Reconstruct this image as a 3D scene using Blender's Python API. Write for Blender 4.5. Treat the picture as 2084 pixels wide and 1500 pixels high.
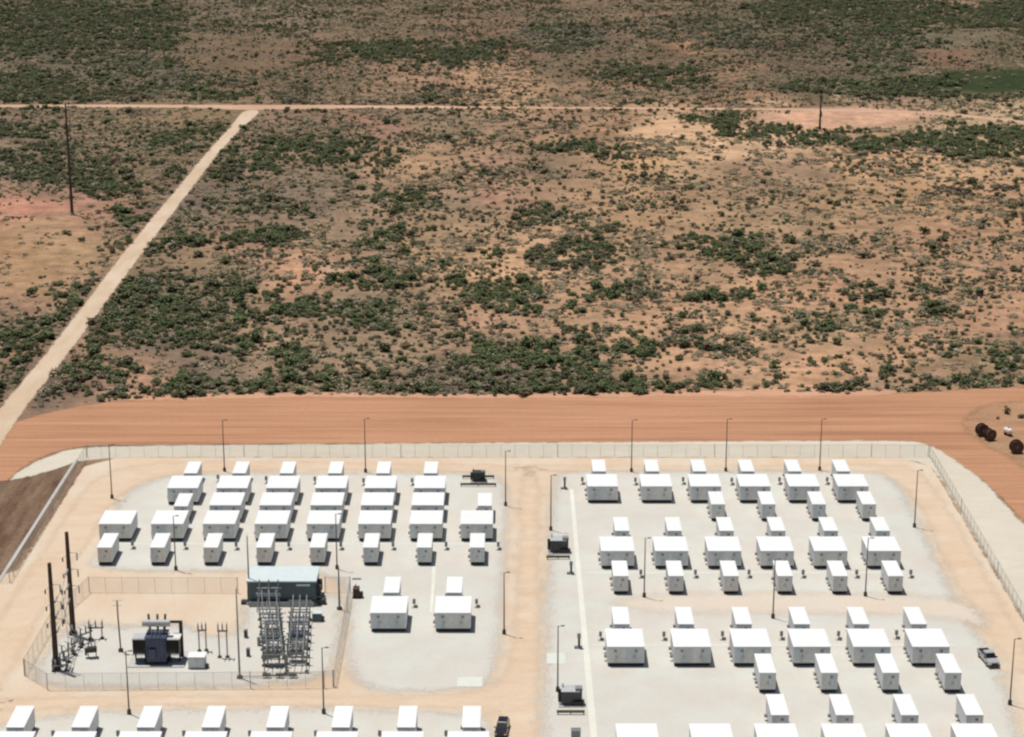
import bpy, math, random
import numpy as np
from mathutils import Vector, Matrix

for o in list(bpy.data.objects):
    bpy.data.objects.remove(o)
SC = bpy.context.scene
COL = SC.collection
RND = random.Random(7)
NPR = np.random.default_rng(11)
R = math.radians

# ------------------------------------------------------------------ camera, sky, sun, exposure
F_PX = 4200.0            # focal length in photo pixels (photo 2084 x 1500)
CX, CY = 1042.0, 750.0
HOR = -500.0             # image row of the horizon
TH = math.atan((CY - HOR) / F_PX)
CAM_H = 142.0
cd = bpy.data.cameras.new('camera')
cam = bpy.data.objects.new('camera', cd)
COL.objects.link(cam)
cam.location = (0, 0, CAM_H)
cam.rotation_euler = (math.pi / 2 - TH, 0, 0)
cd.sensor_width = 36.0
cd.lens = F_PX / 2084.0 * 36.0
cd.clip_start = 1.0
cd.clip_end = 20000.0
SC.camera = cam

SUN_EL = R(76.0)
SH = Vector((0.76, -0.62)).normalized()      # ground direction in which shadows fall
w = bpy.data.worlds.new('World')
SC.world = w
w.use_nodes = True
wn = w.node_tree
sky = wn.nodes.new('ShaderNodeTexSky')
sky.sky_type = 'NISHITA'
sky.sun_disc = False
sky.sun_elevation = SUN_EL
sky.sun_rotation = math.atan2(-SH.x, -SH.y)
sky.dust_density = 1.6
sky.altitude = 600
wn.links.new(sky.outputs[0], wn.nodes['Background'].inputs[0])
wn.nodes['Background'].inputs[1].default_value = 0.05
sl = bpy.data.lights.new('sun', 'SUN')
sl.energy = 3.9
sl.angle = R(0.53)
sl.color = (1.0, 0.955, 0.89)
sun = bpy.data.objects.new('sun', sl)
COL.objects.link(sun)
sd = Vector((SH.x * math.cos(SUN_EL), SH.y * math.cos(SUN_EL), -math.sin(SUN_EL)))
sun.rotation_euler = sd.to_track_quat('-Z', 'Y').to_euler()
sun.location = (0, 300, 300)
SC.view_settings.view_transform = 'Standard'
SC.view_settings.look = 'None'
SC.view_settings.exposure = 0.0
SC.view_settings.gamma = 1.0
SC.render.engine = 'CYCLES'
SC.cycles.max_bounces = 6
SC.cycles.transparent_max_bounces = 24
SC.cycles.filter_width = 2.3


# ------------------------------------------------------------------ photo pixel -> place
def G(px, py, z=0.0):
    """point on the level plane z that shows at photo pixel (px, py)"""
    a = TH + math.atan((py - CY) / F_PX)
    y = (CAM_H - z) / math.tan(a)
    zc = y * math.cos(TH) + (CAM_H - z) * math.sin(TH)
    return Vector(((px - CX) * zc / F_PX, y, z))


def PX(X, Y, Z=0.0):
    """photo pixel of a place (arrays allowed)"""
    zc = Y * math.cos(TH) + (CAM_H - Z) * math.sin(TH)
    yc = (CAM_H - Z) * math.cos(TH) - Y * math.sin(TH)
    return CX + F_PX * X / zc, CY + F_PX * yc / zc


def ZT(Y, py):
    """height that shows at photo row py for a thing standing at depth Y"""
    return CAM_H - Y * math.tan(TH + math.atan((py - CY) / F_PX))


def S(r, g, b, k=1.0):
    """sRGB 0-255 -> linear, times k"""
    f = lambda c: (c / 12.92 if c <= 0.04045 else ((c + 0.055) / 1.055) ** 2.4)
    return tuple(f(c / 255.0) * k for c in (r, g, b))


# ------------------------------------------------------------------ materials
def new_mat(name):
    m = bpy.data.materials.new(name)
    m.use_nodes = True
    nt = m.node_tree
    return m, nt, nt.nodes['Principled BSDF']


def N(nt, t, **kw):
    n = nt.nodes.new(t)
    for k, v in kw.items():
        setattr(n, k, v)
    return n


def L(nt, a, b):
    nt.links.new(a, b)


def noise(nt, vec, scale, detail=4.0, rough=0.55):
    n = N(nt, 'ShaderNodeTexNoise')
    n.inputs['Scale'].default_value = scale
    n.inputs['Detail'].default_value = detail
    n.inputs['Roughness'].default_value = rough
    if vec is not None:
        L(nt, vec, n.inputs['Vector'])
    return n.outputs['Fac']


def math_n(nt, op, a, b=None, clamp=False):
    n = N(nt, 'ShaderNodeMath', operation=op)
    n.use_clamp = clamp
    for i, v in enumerate((a, b)):
        if v is None:
            continue
        if isinstance(v, (int, float)):
            n.inputs[i].default_value = v
        else:
            L(nt, v, n.inputs[i])
    return n.outputs[0]


def ramp(nt, fac, lo, hi):
    n = N(nt, 'ShaderNodeMapRange')
    n.inputs['From Min'].default_value = lo
    n.inputs['From Max'].default_value = hi
    L(nt, fac, n.inputs['Value'])
    return n.outputs[0]


def mixc(nt, fac, a, b, blend='MIX'):
    n = N(nt, 'ShaderNodeMix', data_type='RGBA', blend_type=blend)
    if isinstance(fac, (int, float)):
        n.inputs[0].default_value = fac
    else:
        L(nt, fac, n.inputs[0])
    for i, v in ((6, a), (7, b)):
        if isinstance(v, tuple):
            n.inputs[i].default_value = (*v[:3], 1)
        else:
            L(nt, v, n.inputs[i])
    return n.outputs[2]


def pos_scaled(nt, sx, sy, rot=0.0):
    g = N(nt, 'ShaderNodeNewGeometry')
    mp = N(nt, 'ShaderNodeMapping')
    mp.inputs['Scale'].default_value = (sx, sy, 1)
    mp.inputs['Rotation'].default_value = (0, 0, rot)
    L(nt, g.outputs['Position'], mp.inputs['Vector'])
    return mp.outputs[0]


def ground_mat(name, c1, c2, c3, stretch=(1, 1), rot=0.0, s1=0.05, s2=0.35, s3=1.6, edge=0.0, ew=1.6, fine=0.2, streak=0.5):
    """loose soil / gravel sheet; its ragged edge is cut by the signed distance stored in 'dist'"""
    m, nt, b = new_mat(name)
    p = pos_scaled(nt, 1, 1)
    ps = pos_scaled(nt, stretch[0], stretch[1], rot)
    n1 = ramp(nt, noise(nt, p, s1, 4), 0.36, 0.64)
    n2 = ramp(nt, noise(nt, ps, s2, 5, 0.6), 0.36, 0.66)
    n3 = ramp(nt, noise(nt, p, s3, 4, 0.7), 0.25, 0.75)
    c = mixc(nt, n1, c1, c2)
    c = mixc(nt, math_n(nt, 'MULTIPLY', n2, streak), c, c3)
    k = math_n(nt, 'ADD', math_n(nt, 'MULTIPLY', n3, fine), 1.0 - fine * 0.5)
    kk = N(nt, 'ShaderNodeCombineColor')
    for i in range(3):
        L(nt, k, kk.inputs[i])
    c = mixc(nt, 1.0, c, kk.outputs[0], 'MULTIPLY')
    L(nt, c, b.inputs['Base Color'])
    b.inputs['Roughness'].default_value = 0.95
    b.inputs['Specular IOR Level'].default_value = 0.15
    bp = N(nt, 'ShaderNodeBump')
    bp.inputs['Strength'].default_value = 0.25
    bp.inputs['Distance'].default_value = 0.08
    L(nt, noise(nt, p, 2.2, 5, 0.7), bp.inputs['Height'])
    L(nt, bp.outputs[0], b.inputs['Normal'])
    if edge > 0:
        at = N(nt, 'ShaderNodeAttribute', attribute_name='dist')
        e1 = math_n(nt, 'MULTIPLY', math_n(nt, 'SUBTRACT', noise(nt, p, 0.28, 5, 0.65), 0.5), edge * 2)
        e = math_n(nt, 'ADD', at.outputs['Fac'], e1)
        a = ramp(nt, e, -0.5 * ew * 0.5, 0.5 * ew)
        # loose grains: the two soils interlock grain by grain instead of blending
        a = math_n(nt, 'GREATER_THAN', a, ramp(nt, noise(nt, p, 5.0, 2, 0.6), 0.28, 0.72))
        tr = N(nt, 'ShaderNodeBsdfTransparent')
        mx = N(nt, 'ShaderNodeMixShader')
        L(nt, a, mx.inputs[0])
        L(nt, tr.outputs[0], mx.inputs[1])
        L(nt, b.outputs[0], mx.inputs[2])
        L(nt, mx.outputs[0], nt.nodes['Material Output'].inputs['Surface'])
    return m


def plain(name, col, rough=0.6, metal=0.0, spec=0.4, var=0.08, vs=1.2, coat=0.0):
    m, nt, b = new_mat(name)
    tc = N(nt, 'ShaderNodeTexCoord')
    oi = N(nt, 'ShaderNodeObjectInfo')
    f = math_n(nt, 'ADD', noise(nt, tc.outputs['Object'], vs, 4), math_n(nt, 'MULTIPLY', oi.outputs['Random'], 0.25))
    f = ramp(nt, f, 0.35, 0.9)
    dark = tuple(c * (1 - var * 1.6) for c in col)
    light = tuple(min(1, c * (1 + var * 0.7)) for c in col)
    L(nt, mixc(nt, f, dark, light), b.inputs['Base Color'])
    b.inputs['Roughness'].default_value = rough
    b.inputs['Metallic'].default_value = metal
    b.inputs['Specular IOR Level'].default_value = spec
    b.inputs['Coat Weight'].default_value = coat
    return m


def leaf_mat(name, c1, c2, c3):
    m, nt, b = new_mat(name)
    oi = N(nt, 'ShaderNodeObjectInfo')
    g = N(nt, 'ShaderNodeNewGeometry')
    f = noise(nt, g.outputs['Position'], 0.9, 3)
    c = mixc(nt, oi.outputs['Random'], c1, c2)
    c = mixc(nt, ramp(nt, f, 0.42, 0.7), c, c3)
    L(nt, c, b.inputs['Base Color'])
    b.inputs['Roughness'].default_value = 0.8
    b.inputs['Specular IOR Level'].default_value = 0.2
    return m


def fence_mat(name, col, cell, wire):
    """chain-link fabric: crossed diagonal wires with open cells"""
    m, nt, b = new_mat(name)
    tc = N(nt, 'ShaderNodeTexCoord')
    sp = N(nt, 'ShaderNodeSeparateXYZ')
    L(nt, tc.outputs['Object'], sp.inputs[0])
    masks = []
    for sgn in (1, -1):
        d = math_n(nt, 'ADD', sp.outputs[0], math_n(nt, 'MULTIPLY', sp.outputs[2], sgn))
        fr = math_n(nt, 'FRACT', math_n(nt, 'DIVIDE', d, cell))
        masks.append(math_n(nt, 'LESS_THAN', fr, wire))
    a = math_n(nt, 'MAXIMUM', masks[0], masks[1])
    tr = N(nt, 'ShaderNodeBsdfTransparent')
    mx = N(nt, 'ShaderNodeMixShader')
    b.inputs['Base Color'].default_value = (*col, 1)
    b.inputs['Roughness'].default_value = 0.5
    b.inputs['Metallic'].default_value = 0.3
    L(nt, a, mx.inputs[0])
    L(nt, tr.outputs[0], mx.inputs[1])
    L(nt, b.outputs[0], mx.inputs[2])
    L(nt, mx.outputs[0], nt.nodes['Material Output'].inputs['Surface'])
    return m


KS = 0.83     # photo value of a sunlit surface -> base colour
M = {}
M['white'] = plain('white_painted_steel', (0.84, 0.85, 0.84), 0.45, var=0.03, vs=0.7)
M['side'] = plain('off_white_wall_panel', (0.78, 0.79, 0.79), 0.5, var=0.07, vs=0.8)
M['door'] = plain('pale_grey_door_panel', (0.72, 0.74, 0.74), 0.5, var=0.15, vs=0.9)
_nt = M['door'].node_tree
_oi = _nt.nodes.new('ShaderNodeObjectInfo')
_b = _nt.nodes['Principled BSDF']
_c = mixc(_nt, _oi.outputs['Random'], (0.90, 0.97, 1.0), (1.0, 0.96, 0.90))
_p = _b.inputs['Base Color'].links[0].from_socket
L(_nt, mixc(_nt, 1.0, _p, _c, 'MULTIPLY'), _b.inputs['Base Color'])
M['dark'] = plain('charcoal_metal', (0.045, 0.048, 0.05), 0.5, var=0.2)
M['vent'] = plain('grey_louvre', (0.27, 0.275, 0.28), 0.5, var=0.15)
M['conc'] = plain('concrete', (0.50, 0.49, 0.46), 0.9, spec=0.2, var=0.12)
M['galv'] = plain('galvanised_steel', (0.42, 0.44, 0.45), 0.45, metal=0.5, var=0.12)
M['steel'] = plain('dull_grey_steel', (0.25, 0.27, 0.28), 0.5, metal=0.4, var=0.15)
M['bronze'] = plain('bronze_painted_steel', (0.13, 0.105, 0.085), 0.5, metal=0.2, var=0.15)
M['footing'] = plain('dark_brown_footing', (0.10, 0.085, 0.07), 0.9, var=0.2)  # dark brown tone shared by all footings
M['wood'] = plain('dark_brown_weathered_pole', (0.095, 0.058, 0.042), 0.8, var=0.3, vs=2)
M['rust'] = plain('weathering_steel', (0.105, 0.085, 0.07), 0.8, var=0.25)
M['navy'] = plain('navy_grey_paint', (0.070, 0.090, 0.150), 0.45, var=0.2)
M['slate'] = plain('slate_grey_paint', (0.085, 0.09, 0.095), 0.5, var=0.2)
M['black'] = plain('black_radiator', (0.02, 0.022, 0.024), 0.5, var=0.2)
M['teal'] = plain('dark_teal_cladding', (0.088, 0.125, 0.138), 0.5, var=0.12)
M['roofblue'] = plain('pale_blue_white_roof', (0.62, 0.70, 0.70), 0.5, var=0.06)
M['padgrey'] = plain('grey_cabinet_paint', (0.50, 0.52, 0.52), 0.5, var=0.08)
M['greenbox'] = plain('grey_green_cabinet', (0.17, 0.185, 0.165), 0.5, var=0.15)
M['insul'] = plain('grey_porcelain', (0.30, 0.32, 0.33), 0.3, var=0.1)
M['insuld'] = plain('dark_brown_porcelain', (0.09, 0.07, 0.06), 0.3, var=0.1)
M['rail'] = plain('olive_brown_rail', (0.16, 0.14, 0.10), 0.6, var=0.2)
M['tyre'] = plain('tyre_rubber', (0.018, 0.018, 0.018), 0.9, var=0.1)
M['carblack'] = plain('black_car_paint', (0.02, 0.02, 0.023), 0.25, var=0.05, coat=0.6)
M['carwhite'] = plain('white_car_paint', (0.42, 0.42, 0.41), 0.35, var=0.05, coat=0.3)
M['glass'] = plain('dark_car_glass', (0.012, 0.014, 0.016), 0.08, spec=0.8, var=0.05)
M['lamp'] = plain('lamp_lens', (0.6, 0.35, 0.3), 0.3, var=0.05)
M['reel'] = plain('dark_brown_reel_wood', (0.12, 0.066, 0.040), 0.8, var=0.3, vs=2)
M['cable'] = plain('black_cable_wound', (0.03, 0.022, 0.02), 0.7, var=0.2)
M['plastic'] = plain('white_plastic', (0.80, 0.76, 0.74), 0.4, var=0.04)
M['bark'] = plain('grey_brown_bark', (0.11, 0.085, 0.065), 0.9, var=0.25)
M['link'] = fence_mat('chain_link_fabric', (0.62, 0.61, 0.58), 0.10, 0.058)
M['leaf_dark'] = leaf_mat('dark_green_foliage', (0.088, 0.098, 0.048), (0.128, 0.132, 0.068), (0.200, 0.185, 0.112))
M['leaf_green'] = leaf_mat('green_foliage', (0.070, 0.110, 0.040), (0.112, 0.148, 0.058), (0.195, 0.195, 0.098))
M['leaf_grey'] = leaf_mat('grey_green_foliage', (0.205, 0.195, 0.135), (0.295, 0.262, 0.182), (0.365, 0.315, 0.222))
M['leaf_brown'] = leaf_mat('dry_brown_foliage', (0.135, 0.094, 0.052), (0.190, 0.136, 0.080), (0.25, 0.180, 0.115))
M['leaf_sage'] = leaf_mat('pale_sage_foliage', (0.26, 0.215, 0.130), (0.37, 0.300, 0.190), (0.49, 0.390, 0.260))


# ------------------------------------------------------------------ mesh helpers
class MB:
    def __init__(s):
        s.v = []
        s.f = []

    def box(s, x0, x1, y0, y1, z0, z1):
        b = len(s.v)
        s.v += [(x0, y0, z0), (x1, y0, z0), (x1, y1, z0), (x0, y1, z0), (x0, y0, z1), (x1, y0, z1), (x1, y1, z1), (x0, y1, z1)]
        s.f += [tuple(b + i for i in q) for q in ((0, 3, 2, 1), (4, 5, 6, 7), (0, 1, 5, 4), (1, 2, 6, 5), (2, 3, 7, 6), (3, 0, 4, 7))]
        return s

    def tube(s, p0, p1, r0, r1=None, n=8):
        r1 = r0 if r1 is None else r1
        p0, p1 = Vector(p0), Vector(p1)
        d = (p1 - p0).normalized()
        u = d.orthogonal().normalized()
        v = d.cross(u)
        b = len(s.v)
        for p, r in ((p0, r0), (p1, r1)):
            for i in range(n):
                a = 2 * math.pi * i / n
                s.v.append(tuple(p + (u * math.cos(a) + v * math.sin(a)) * r))
        for i in range(n):
            j = (i + 1) % n
            s.f.append((b + i, b + j, b + n + j, b + n + i))
        s.f.append(tuple(b + i for i in reversed(range(n))))
        s.f.append(tuple(b + n + i for i in range(n)))
        return s

    def prism(s, prof, x0, x1):
        """closed (y, z) outline swept along x"""
        b = len(s.v)
        n = len(prof)
        for x in (x0, x1):
            s.v += [(x, y, z) for y, z in prof]
        for i in range(n):
            j = (i + 1) % n
            s.f.append((b + i, b + j, b + n + j, b + n + i))
        s.f.append(tuple(b + i for i in reversed(range(n))))
        s.f.append(tuple(b + n + i for i in range(n)))
        return s

    def loft(s, rings):
        b = len(s.v)
        n = len(rings[0])
        for r in rings:
            s.v += [tuple(p) for p in r]
        for k in range(len(rings) - 1):
            for i in range(n):
                j = (i + 1) % n
                s.f.append((b + k * n + i, b + k * n + j, b + (k + 1) * n + j, b + (k + 1) * n + i))
        s.f.append(tuple(b + i for i in reversed(range(n))))
        s.f.append(tuple(b + (len(rings) - 1) * n + i for i in range(n)))
        return s

    def shed(s, p, h, r, n=8, sheds=5):
        """a stacked porcelain insulator as one lathe"""
        p = Vector(p)
        rings = []
        for k in range(sheds * 2 + 1):
            rr = r if k % 2 else r * 0.55
            z = h * k / (sheds * 2)
            rings.append([(p.x + rr * math.cos(2 * math.pi * i / n), p.y + rr * math.sin(2 * math.pi * i / n), p.z + z) for i in range(n)])
        return s.loft(rings)

    def mesh(s, name, mat):
        me = bpy.data.meshes.new(name)
        me.from_pydata(s.v, [], s.f)
        me.update()
        me.materials.append(M[mat] if isinstance(mat, str) else mat)
        return me

    def obj(s, name, mat, parent=None, bevel=0.0):
        return link(name, s.mesh(name, mat), parent, bevel)


def link(name, me, parent=None, bevel=0.0):
    o = bpy.data.objects.new(name, me)
    COL.objects.link(o)
    if parent is not None:
        o.parent = parent
    if bevel > 0:
        bv = o.modifiers.new('bevel', 'BEVEL')
        bv.width = bevel
        bv.segments = 2
        bv.limit_method = 'ANGLE'
    return o


def thing(name, label, cat, loc=(0, 0, 0), rz=0.0, group=None):
    o = bpy.data.objects.new(name, None)
    COL.objects.link(o)
    o.empty_display_size = 0.5
    o.location = loc
    o.rotation_euler = (0, 0, rz)
    tag(o, label, cat, group)
    return o


def tag(o, label, cat, group=None):
    o['label'] = label
    o['category'] = cat
    if group:
        o['group'] = group
    return o


def struct(o, kind='structure'):
    o['kind'] = kind
    return o


def copy_tree(o, parent=None):
    c = o.copy()
    COL.objects.link(c)
    c.parent = parent
    for ch in CH.get(o.name, []):
        copy_tree(ch, c)
    return c


CH = {}


def remember(o):
    CH[o.name] = list(o.children)
    for c in o.children:
        remember(c)


ORD = ['first', 'second', 'third', 'fourth', 'fifth', 'sixth', 'seventh', 'eighth', 'ninth', 'tenth', 'eleventh', 'twelfth',
       'thirteenth', 'fourteenth', 'fifteenth', 'sixteenth', 'seventeenth', 'eighteenth', 'nineteenth', 'twentieth']


def ordinal(i, n):
    if i == 0:
        return 'leftmost'
    if i == n - 1:
        return 'rightmost'
    return ORD[i] + ' from left'


# ------------------------------------------------------------------ terrain
def vnoise(X, Y, s, seed=0):
    """smooth value noise on arrays, 0..1"""
    x = X * s + 137.3 * seed
    y = Y * s + 71.7 * seed
    xi, yi = np.floor(x).astype(np.int64), np.floor(y).astype(np.int64)
    fx, fy = x - xi, y - yi
    fx, fy = fx * fx * (3 - 2 * fx), fy * fy * (3 - 2 * fy)

    def h(a, b):
        n = (a * 374761393 + b * 668265263 + seed * 1274126177) & 0xffffffff
        n = ((n ^ (n >> 13)) * 1274126177) & 0xffffffff
        return ((n ^ (n >> 16)) & 0xffff) / 65535.0
    return (h(xi, yi) * (1 - fx) + h(xi + 1, yi) * fx) * (1 - fy) + (h(xi, yi + 1) * (1 - fx) + h(xi + 1, yi + 1) * fx) * fy


def fbm(X, Y, s, seed=0, o=4):
    t, a, k = 0, 0.5, 0
    for i in range(o):
        t = t + a * vnoise(X, Y, s * 2 ** i, seed + i)
        k += a
        a *= 0.55
    return t / k


# soil colour seen in the photograph at scattered places of the scrub land (photo px, sRGB)
SOIL = [
    (60, 30, 108, 98, 82), (200, 60, 112, 102, 84), (100, 150, 112, 104, 86), (300, 150, 118, 106, 86), (430, 30, 128, 114, 94),
    (430, 100, 126, 108, 84), (480, 150, 132, 108, 82), (600, 30, 142, 126, 106), (640, 110, 142, 112, 86), (650, 180, 136, 116, 90),
    (750, 40, 132, 116, 92), (800, 60, 134, 114, 86), (860, 150, 168, 134, 106), (980, 160, 188, 148, 112), (1040, 190, 190, 152, 114),
    (1000, 60, 136, 110, 86), (1040, 95, 156, 116, 94), (1140, 80, 104, 104, 90), (1150, 130, 126, 108, 82), (1250, 30, 140, 118, 92),
    (1250, 100, 128, 106, 84), (1350, 110, 122, 96, 76), (1400, 95, 172, 134, 98), (1450, 170, 156, 122, 94), (1500, 60, 112, 102, 84),
    (1600, 100, 110, 94, 80), (1700, 130, 116, 98, 84), (1750, 30, 92, 92, 72), (1850, 25, 164, 132, 104), (1900, 20, 172, 136, 108),
    (1900, 90, 122, 112, 88), (1950, 110, 140, 110, 86), (2060, 90, 116, 102, 76), (2000, 60, 120, 114, 90), (2050, 175, 72, 84, 48), (1980, 165, 70, 82, 48),
    (1650, 175, 104, 96, 70), (1800, 160, 100, 100, 72), (1850, 200, 164, 134, 110), (1480, 200, 166, 128, 98),
    (60, 240, 138, 118, 94), (250, 240, 146, 124, 94), (400, 240, 152, 128, 94), (620, 240, 146, 122, 100), (750, 250, 164, 126, 104),
    (900, 240, 150, 130, 102), (1100, 250, 168, 134, 106), (1250, 265, 172, 134, 102), (1350, 255, 216, 176, 136), (1600, 270, 220, 180, 142),
    (1330, 300, 208, 168, 118), (1480, 295, 216, 176, 136), (2000, 215, 176, 148, 116), (2060, 235, 196, 168, 130), (1950, 240, 190, 164, 126),
    (1750, 320, 208, 162, 120), (2050, 330, 208, 168, 126), (1900, 330, 208, 166, 122), (1500, 340, 160, 130, 102), (1650, 340, 160, 132, 106),
    (60, 350, 124, 116, 96), (250, 320, 138, 118, 94), (60, 395, 150, 124, 104), (50, 425, 200, 142, 114), (220, 420, 170, 128, 104),
    (30, 500, 182, 142, 102), (110, 490, 186, 154, 110), (60, 560, 186, 148, 106), (20, 620, 168, 132, 106), (150, 620, 152, 128, 104),
    (30, 700, 168, 134, 104), (130, 660, 150, 128, 104), (120, 760, 120, 104, 92), (400, 420, 130, 114, 100), (600, 400, 140, 122, 102),
    (500, 520, 176, 138, 110), (620, 560, 206, 156, 120), (420, 560, 150, 130, 98), (300, 620, 120, 112, 90), (350, 690, 124, 110, 96),
    (560, 700, 176, 146, 116), (180, 720, 168, 134, 104), (300, 780, 190, 146, 116), (600, 780, 148, 124, 104), (430, 760, 130, 114, 98),
    (850, 340, 186, 150, 112), (1000, 360, 182, 140, 114), (1100, 330, 150, 126, 100), (900, 420, 158, 134, 106), (1250, 420, 190, 152, 112),
    (1400, 400, 172, 140, 106), (1550, 420, 168, 140, 106), (1700, 400, 178, 144, 104), (1900, 400, 188, 148, 104), (2050, 420, 190, 144, 108),
    (1900, 480, 184, 142, 108), (700, 470, 156, 132, 106), (850, 480, 178, 146, 110), (1040, 540, 212, 168, 126), (930, 540, 190, 154, 114),
    (1130, 560, 206, 164, 124), (1000, 690, 186, 146, 116), (1250, 640, 196, 154, 118), (750, 640, 140, 122, 100), (800, 720, 164, 138, 110),
    (900, 780, 110, 98, 88), (1050, 775, 112, 102, 90), (1130, 740, 180, 146, 114), (1150, 780, 172, 138, 108), (1300, 720, 200, 158, 120),
    (1350, 790, 190, 148, 114), (1400, 560, 180, 144, 110), (1550, 610, 204, 160, 120), (1680, 580, 196, 150, 114), (1800, 520, 182, 144, 110),
    (1600, 500, 174, 144, 110), (1500, 660, 206, 164, 124), (1700, 660, 176, 146, 112), (1900, 560, 188, 150, 114), (2050, 540, 186, 146, 112),
    (1850, 710, 198, 156, 118), (2020, 650, 196, 150, 116), (1650, 760, 206, 160, 120), (1800, 780, 176, 144, 112), (2000, 760, 150, 128, 96),
    (2060, 700, 160, 132, 100), (1500, 740, 200, 158, 122), (1950, 790, 186, 146, 112), (1250, 780, 150, 128, 98)]
# spots with their own soil (photo px centre, radii, sRGB)
SPOTS = [
    (1140, 80, 60, 22, 92, 94, 84, .8), (2010, 166, 150, 32, 54, 72, 36, .97), (1710, 240, 175, 20, 220, 172, 140, .95), (1640, 250, 110, 20, 214, 166, 134, .6),
    (1400, 262, 110, 20, 222, 180, 138, .7), (1000, 165, 80, 26, 190, 150, 114, .6), (60, 424, 100, 12, 206, 146, 118, .9), (190, 412, 60, 7, 184, 140, 124, .7),
    (120, 480, 80, 30, 184, 146, 112, .6), (620, 555, 60, 22, 208, 160, 122, .7), (1040, 530, 34, 26, 216, 172, 128, .7), (1690, 580, 70, 18, 204, 156, 118, .6),
    (700, 552, 20, 7, 206, 186, 166, .8), (2005, 25, 90, 16, 160, 128, 102, .5), (1900, 112, 50, 14, 146, 108, 84, .6), (1930, 78, 100, 12, 124, 116, 94, .7),
    (480, 105, 150, 40, 128, 108, 84, .7), (1000, 395, 30, 20, 178, 132, 112, .7), (1560, 208, 60, 5, 220, 182, 144, .8), (1700, 201, 25, 5, 214, 182, 146, .8)]


def soil_color(X, Y):
    px, py = PX(X, Y)
    px = px + (fbm(X, Y, 0.02, 3, 3) - 0.5) * 120
    py = py + (fbm(X, Y, 0.02, 9, 3) - 0.5) * 50
    num = np.zeros(X.shape + (3,))
    den = np.zeros(X.shape)
    for (sx, sy, r, g, b) in SOIL:
        d2 = ((px - sx) / 1.9) ** 2 + (py - sy) ** 2 + 120
        wgt = 1.0 / d2 ** 1.6
        num += wgt[..., None] * np.array(S(r, g, b))
        den += wgt
    col = num / den[..., None]
    for (sx, sy, rx, ry, r, g, b, k) in SPOTS:
        d = np.sqrt(((px - sx) / rx) ** 2 + ((py - sy) / ry) ** 2)
        a = np.clip((1.25 - d) / 0.5, 0, 1) * k
        col = col * (1 - a[..., None]) + a[..., None] * np.array(S(r, g, b))
    return col


def build_terrain():
    xs = np.concatenate([[-9000, -4000, -1800, -900, -600], np.arange(-440, 441, 4.0), [600, 900, 1800, 4000, 9000]])
    ys = np.concatenate([[-6000, -2000, -500, 0, 150, 230], np.arange(280, 700, 4.0), np.arange(700, 1500, 6.0), [1600, 1900, 2600, 4500, 9000, 15000]])
    X, Y = np.meshgrid(xs, ys)
    col = soil_color(np.clip(X, -460, 460), np.clip(Y, 270, 1500)) * KS
    lum = (col @ np.array((.2126, .7152, .0722)))[..., None]
    col = (col * .80 + lum * .20) * np.array((1.16, 1.11, 1.11))       # dusty, a little greyer
    nx, ny = len(xs), len(ys)
    v = np.stack([X, Y, np.zeros_like(X)], -1).reshape(-1, 3)
    i = np.arange(nx * ny).reshape(ny, nx)
    f = np.stack([i[:-1, :-1], i[:-1, 1:], i[1:, 1:], i[1:, :-1]], -1).reshape(-1, 4)
    me = bpy.data.meshes.new('ground')
    me.from_pydata(v.tolist(), [], f.tolist())
    ca = me.color_attributes.new('soil', 'FLOAT_COLOR', 'POINT')
    c4 = np.ones((nx * ny, 4), np.float32)
    c4[:, :3] = col.reshape(-1, 3)
    ca.data.foreach_set('color', c4.ravel())
    m, nt, b = new_mat('scrub_soil')
    at = N(nt, 'ShaderNodeAttribute', attribute_name='soil')
    p = pos_scaled(nt, 1, 1)
    n1 = ramp(nt, noise(nt, p, 0.055, 6, 0.68), 0.38, 0.62)
    n2 = ramp(nt, noise(nt, p, 0.20, 6, 0.72), 0.38, 0.64)
    n3 = ramp(nt, noise(nt, p, 1.7, 4, 0.7), 0.28, 0.72)
    # dry grass and litter between the shrubs, bare sand in the gaps
    c = mixc(nt, math_n(nt, 'MULTIPLY', n2, 0.8), at.outputs['Color'], mixc(nt, 1.0, at.outputs['Color'], (0.54, 0.56, 0.50), 'MULTIPLY'))
    c = mixc(nt, math_n(nt, 'MULTIPLY', n1, 0.7), mixc(nt, 1.0, c, (0.80, 0.79, 0.76), 'MULTIPLY'), mixc(nt, 1.0, c, (1.34, 1.28, 1.20), 'MULTIPLY'))
    k = math_n(nt, 'ADD', math_n(nt, 'MULTIPLY', n3, 0.5), 0.76)
    kk = N(nt, 'ShaderNodeCombineColor')
    for q in range(3):
        L(nt, k, kk.inputs[q])
    L(nt, mixc(nt, 1.0, c, kk.outputs[0], 'MULTIPLY'), b.inputs['Base Color'])
    b.inputs['Roughness'].default_value = 0.95
    b.inputs['Specular IOR Level'].default_value = 0.1
    bp = N(nt, 'ShaderNodeBump')
    bp.inputs['Strength'].default_value = 0.5
    bp.inputs['Distance'].default_value = 0.25
    L(nt, noise(nt, p, 0.9, 5, 0.7), bp.inputs['Height'])
    L(nt, bp.outputs[0], b.inputs['Normal'])
    me.materials.append(m)
    struct(link('ground', me))


build_terrain()


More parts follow.
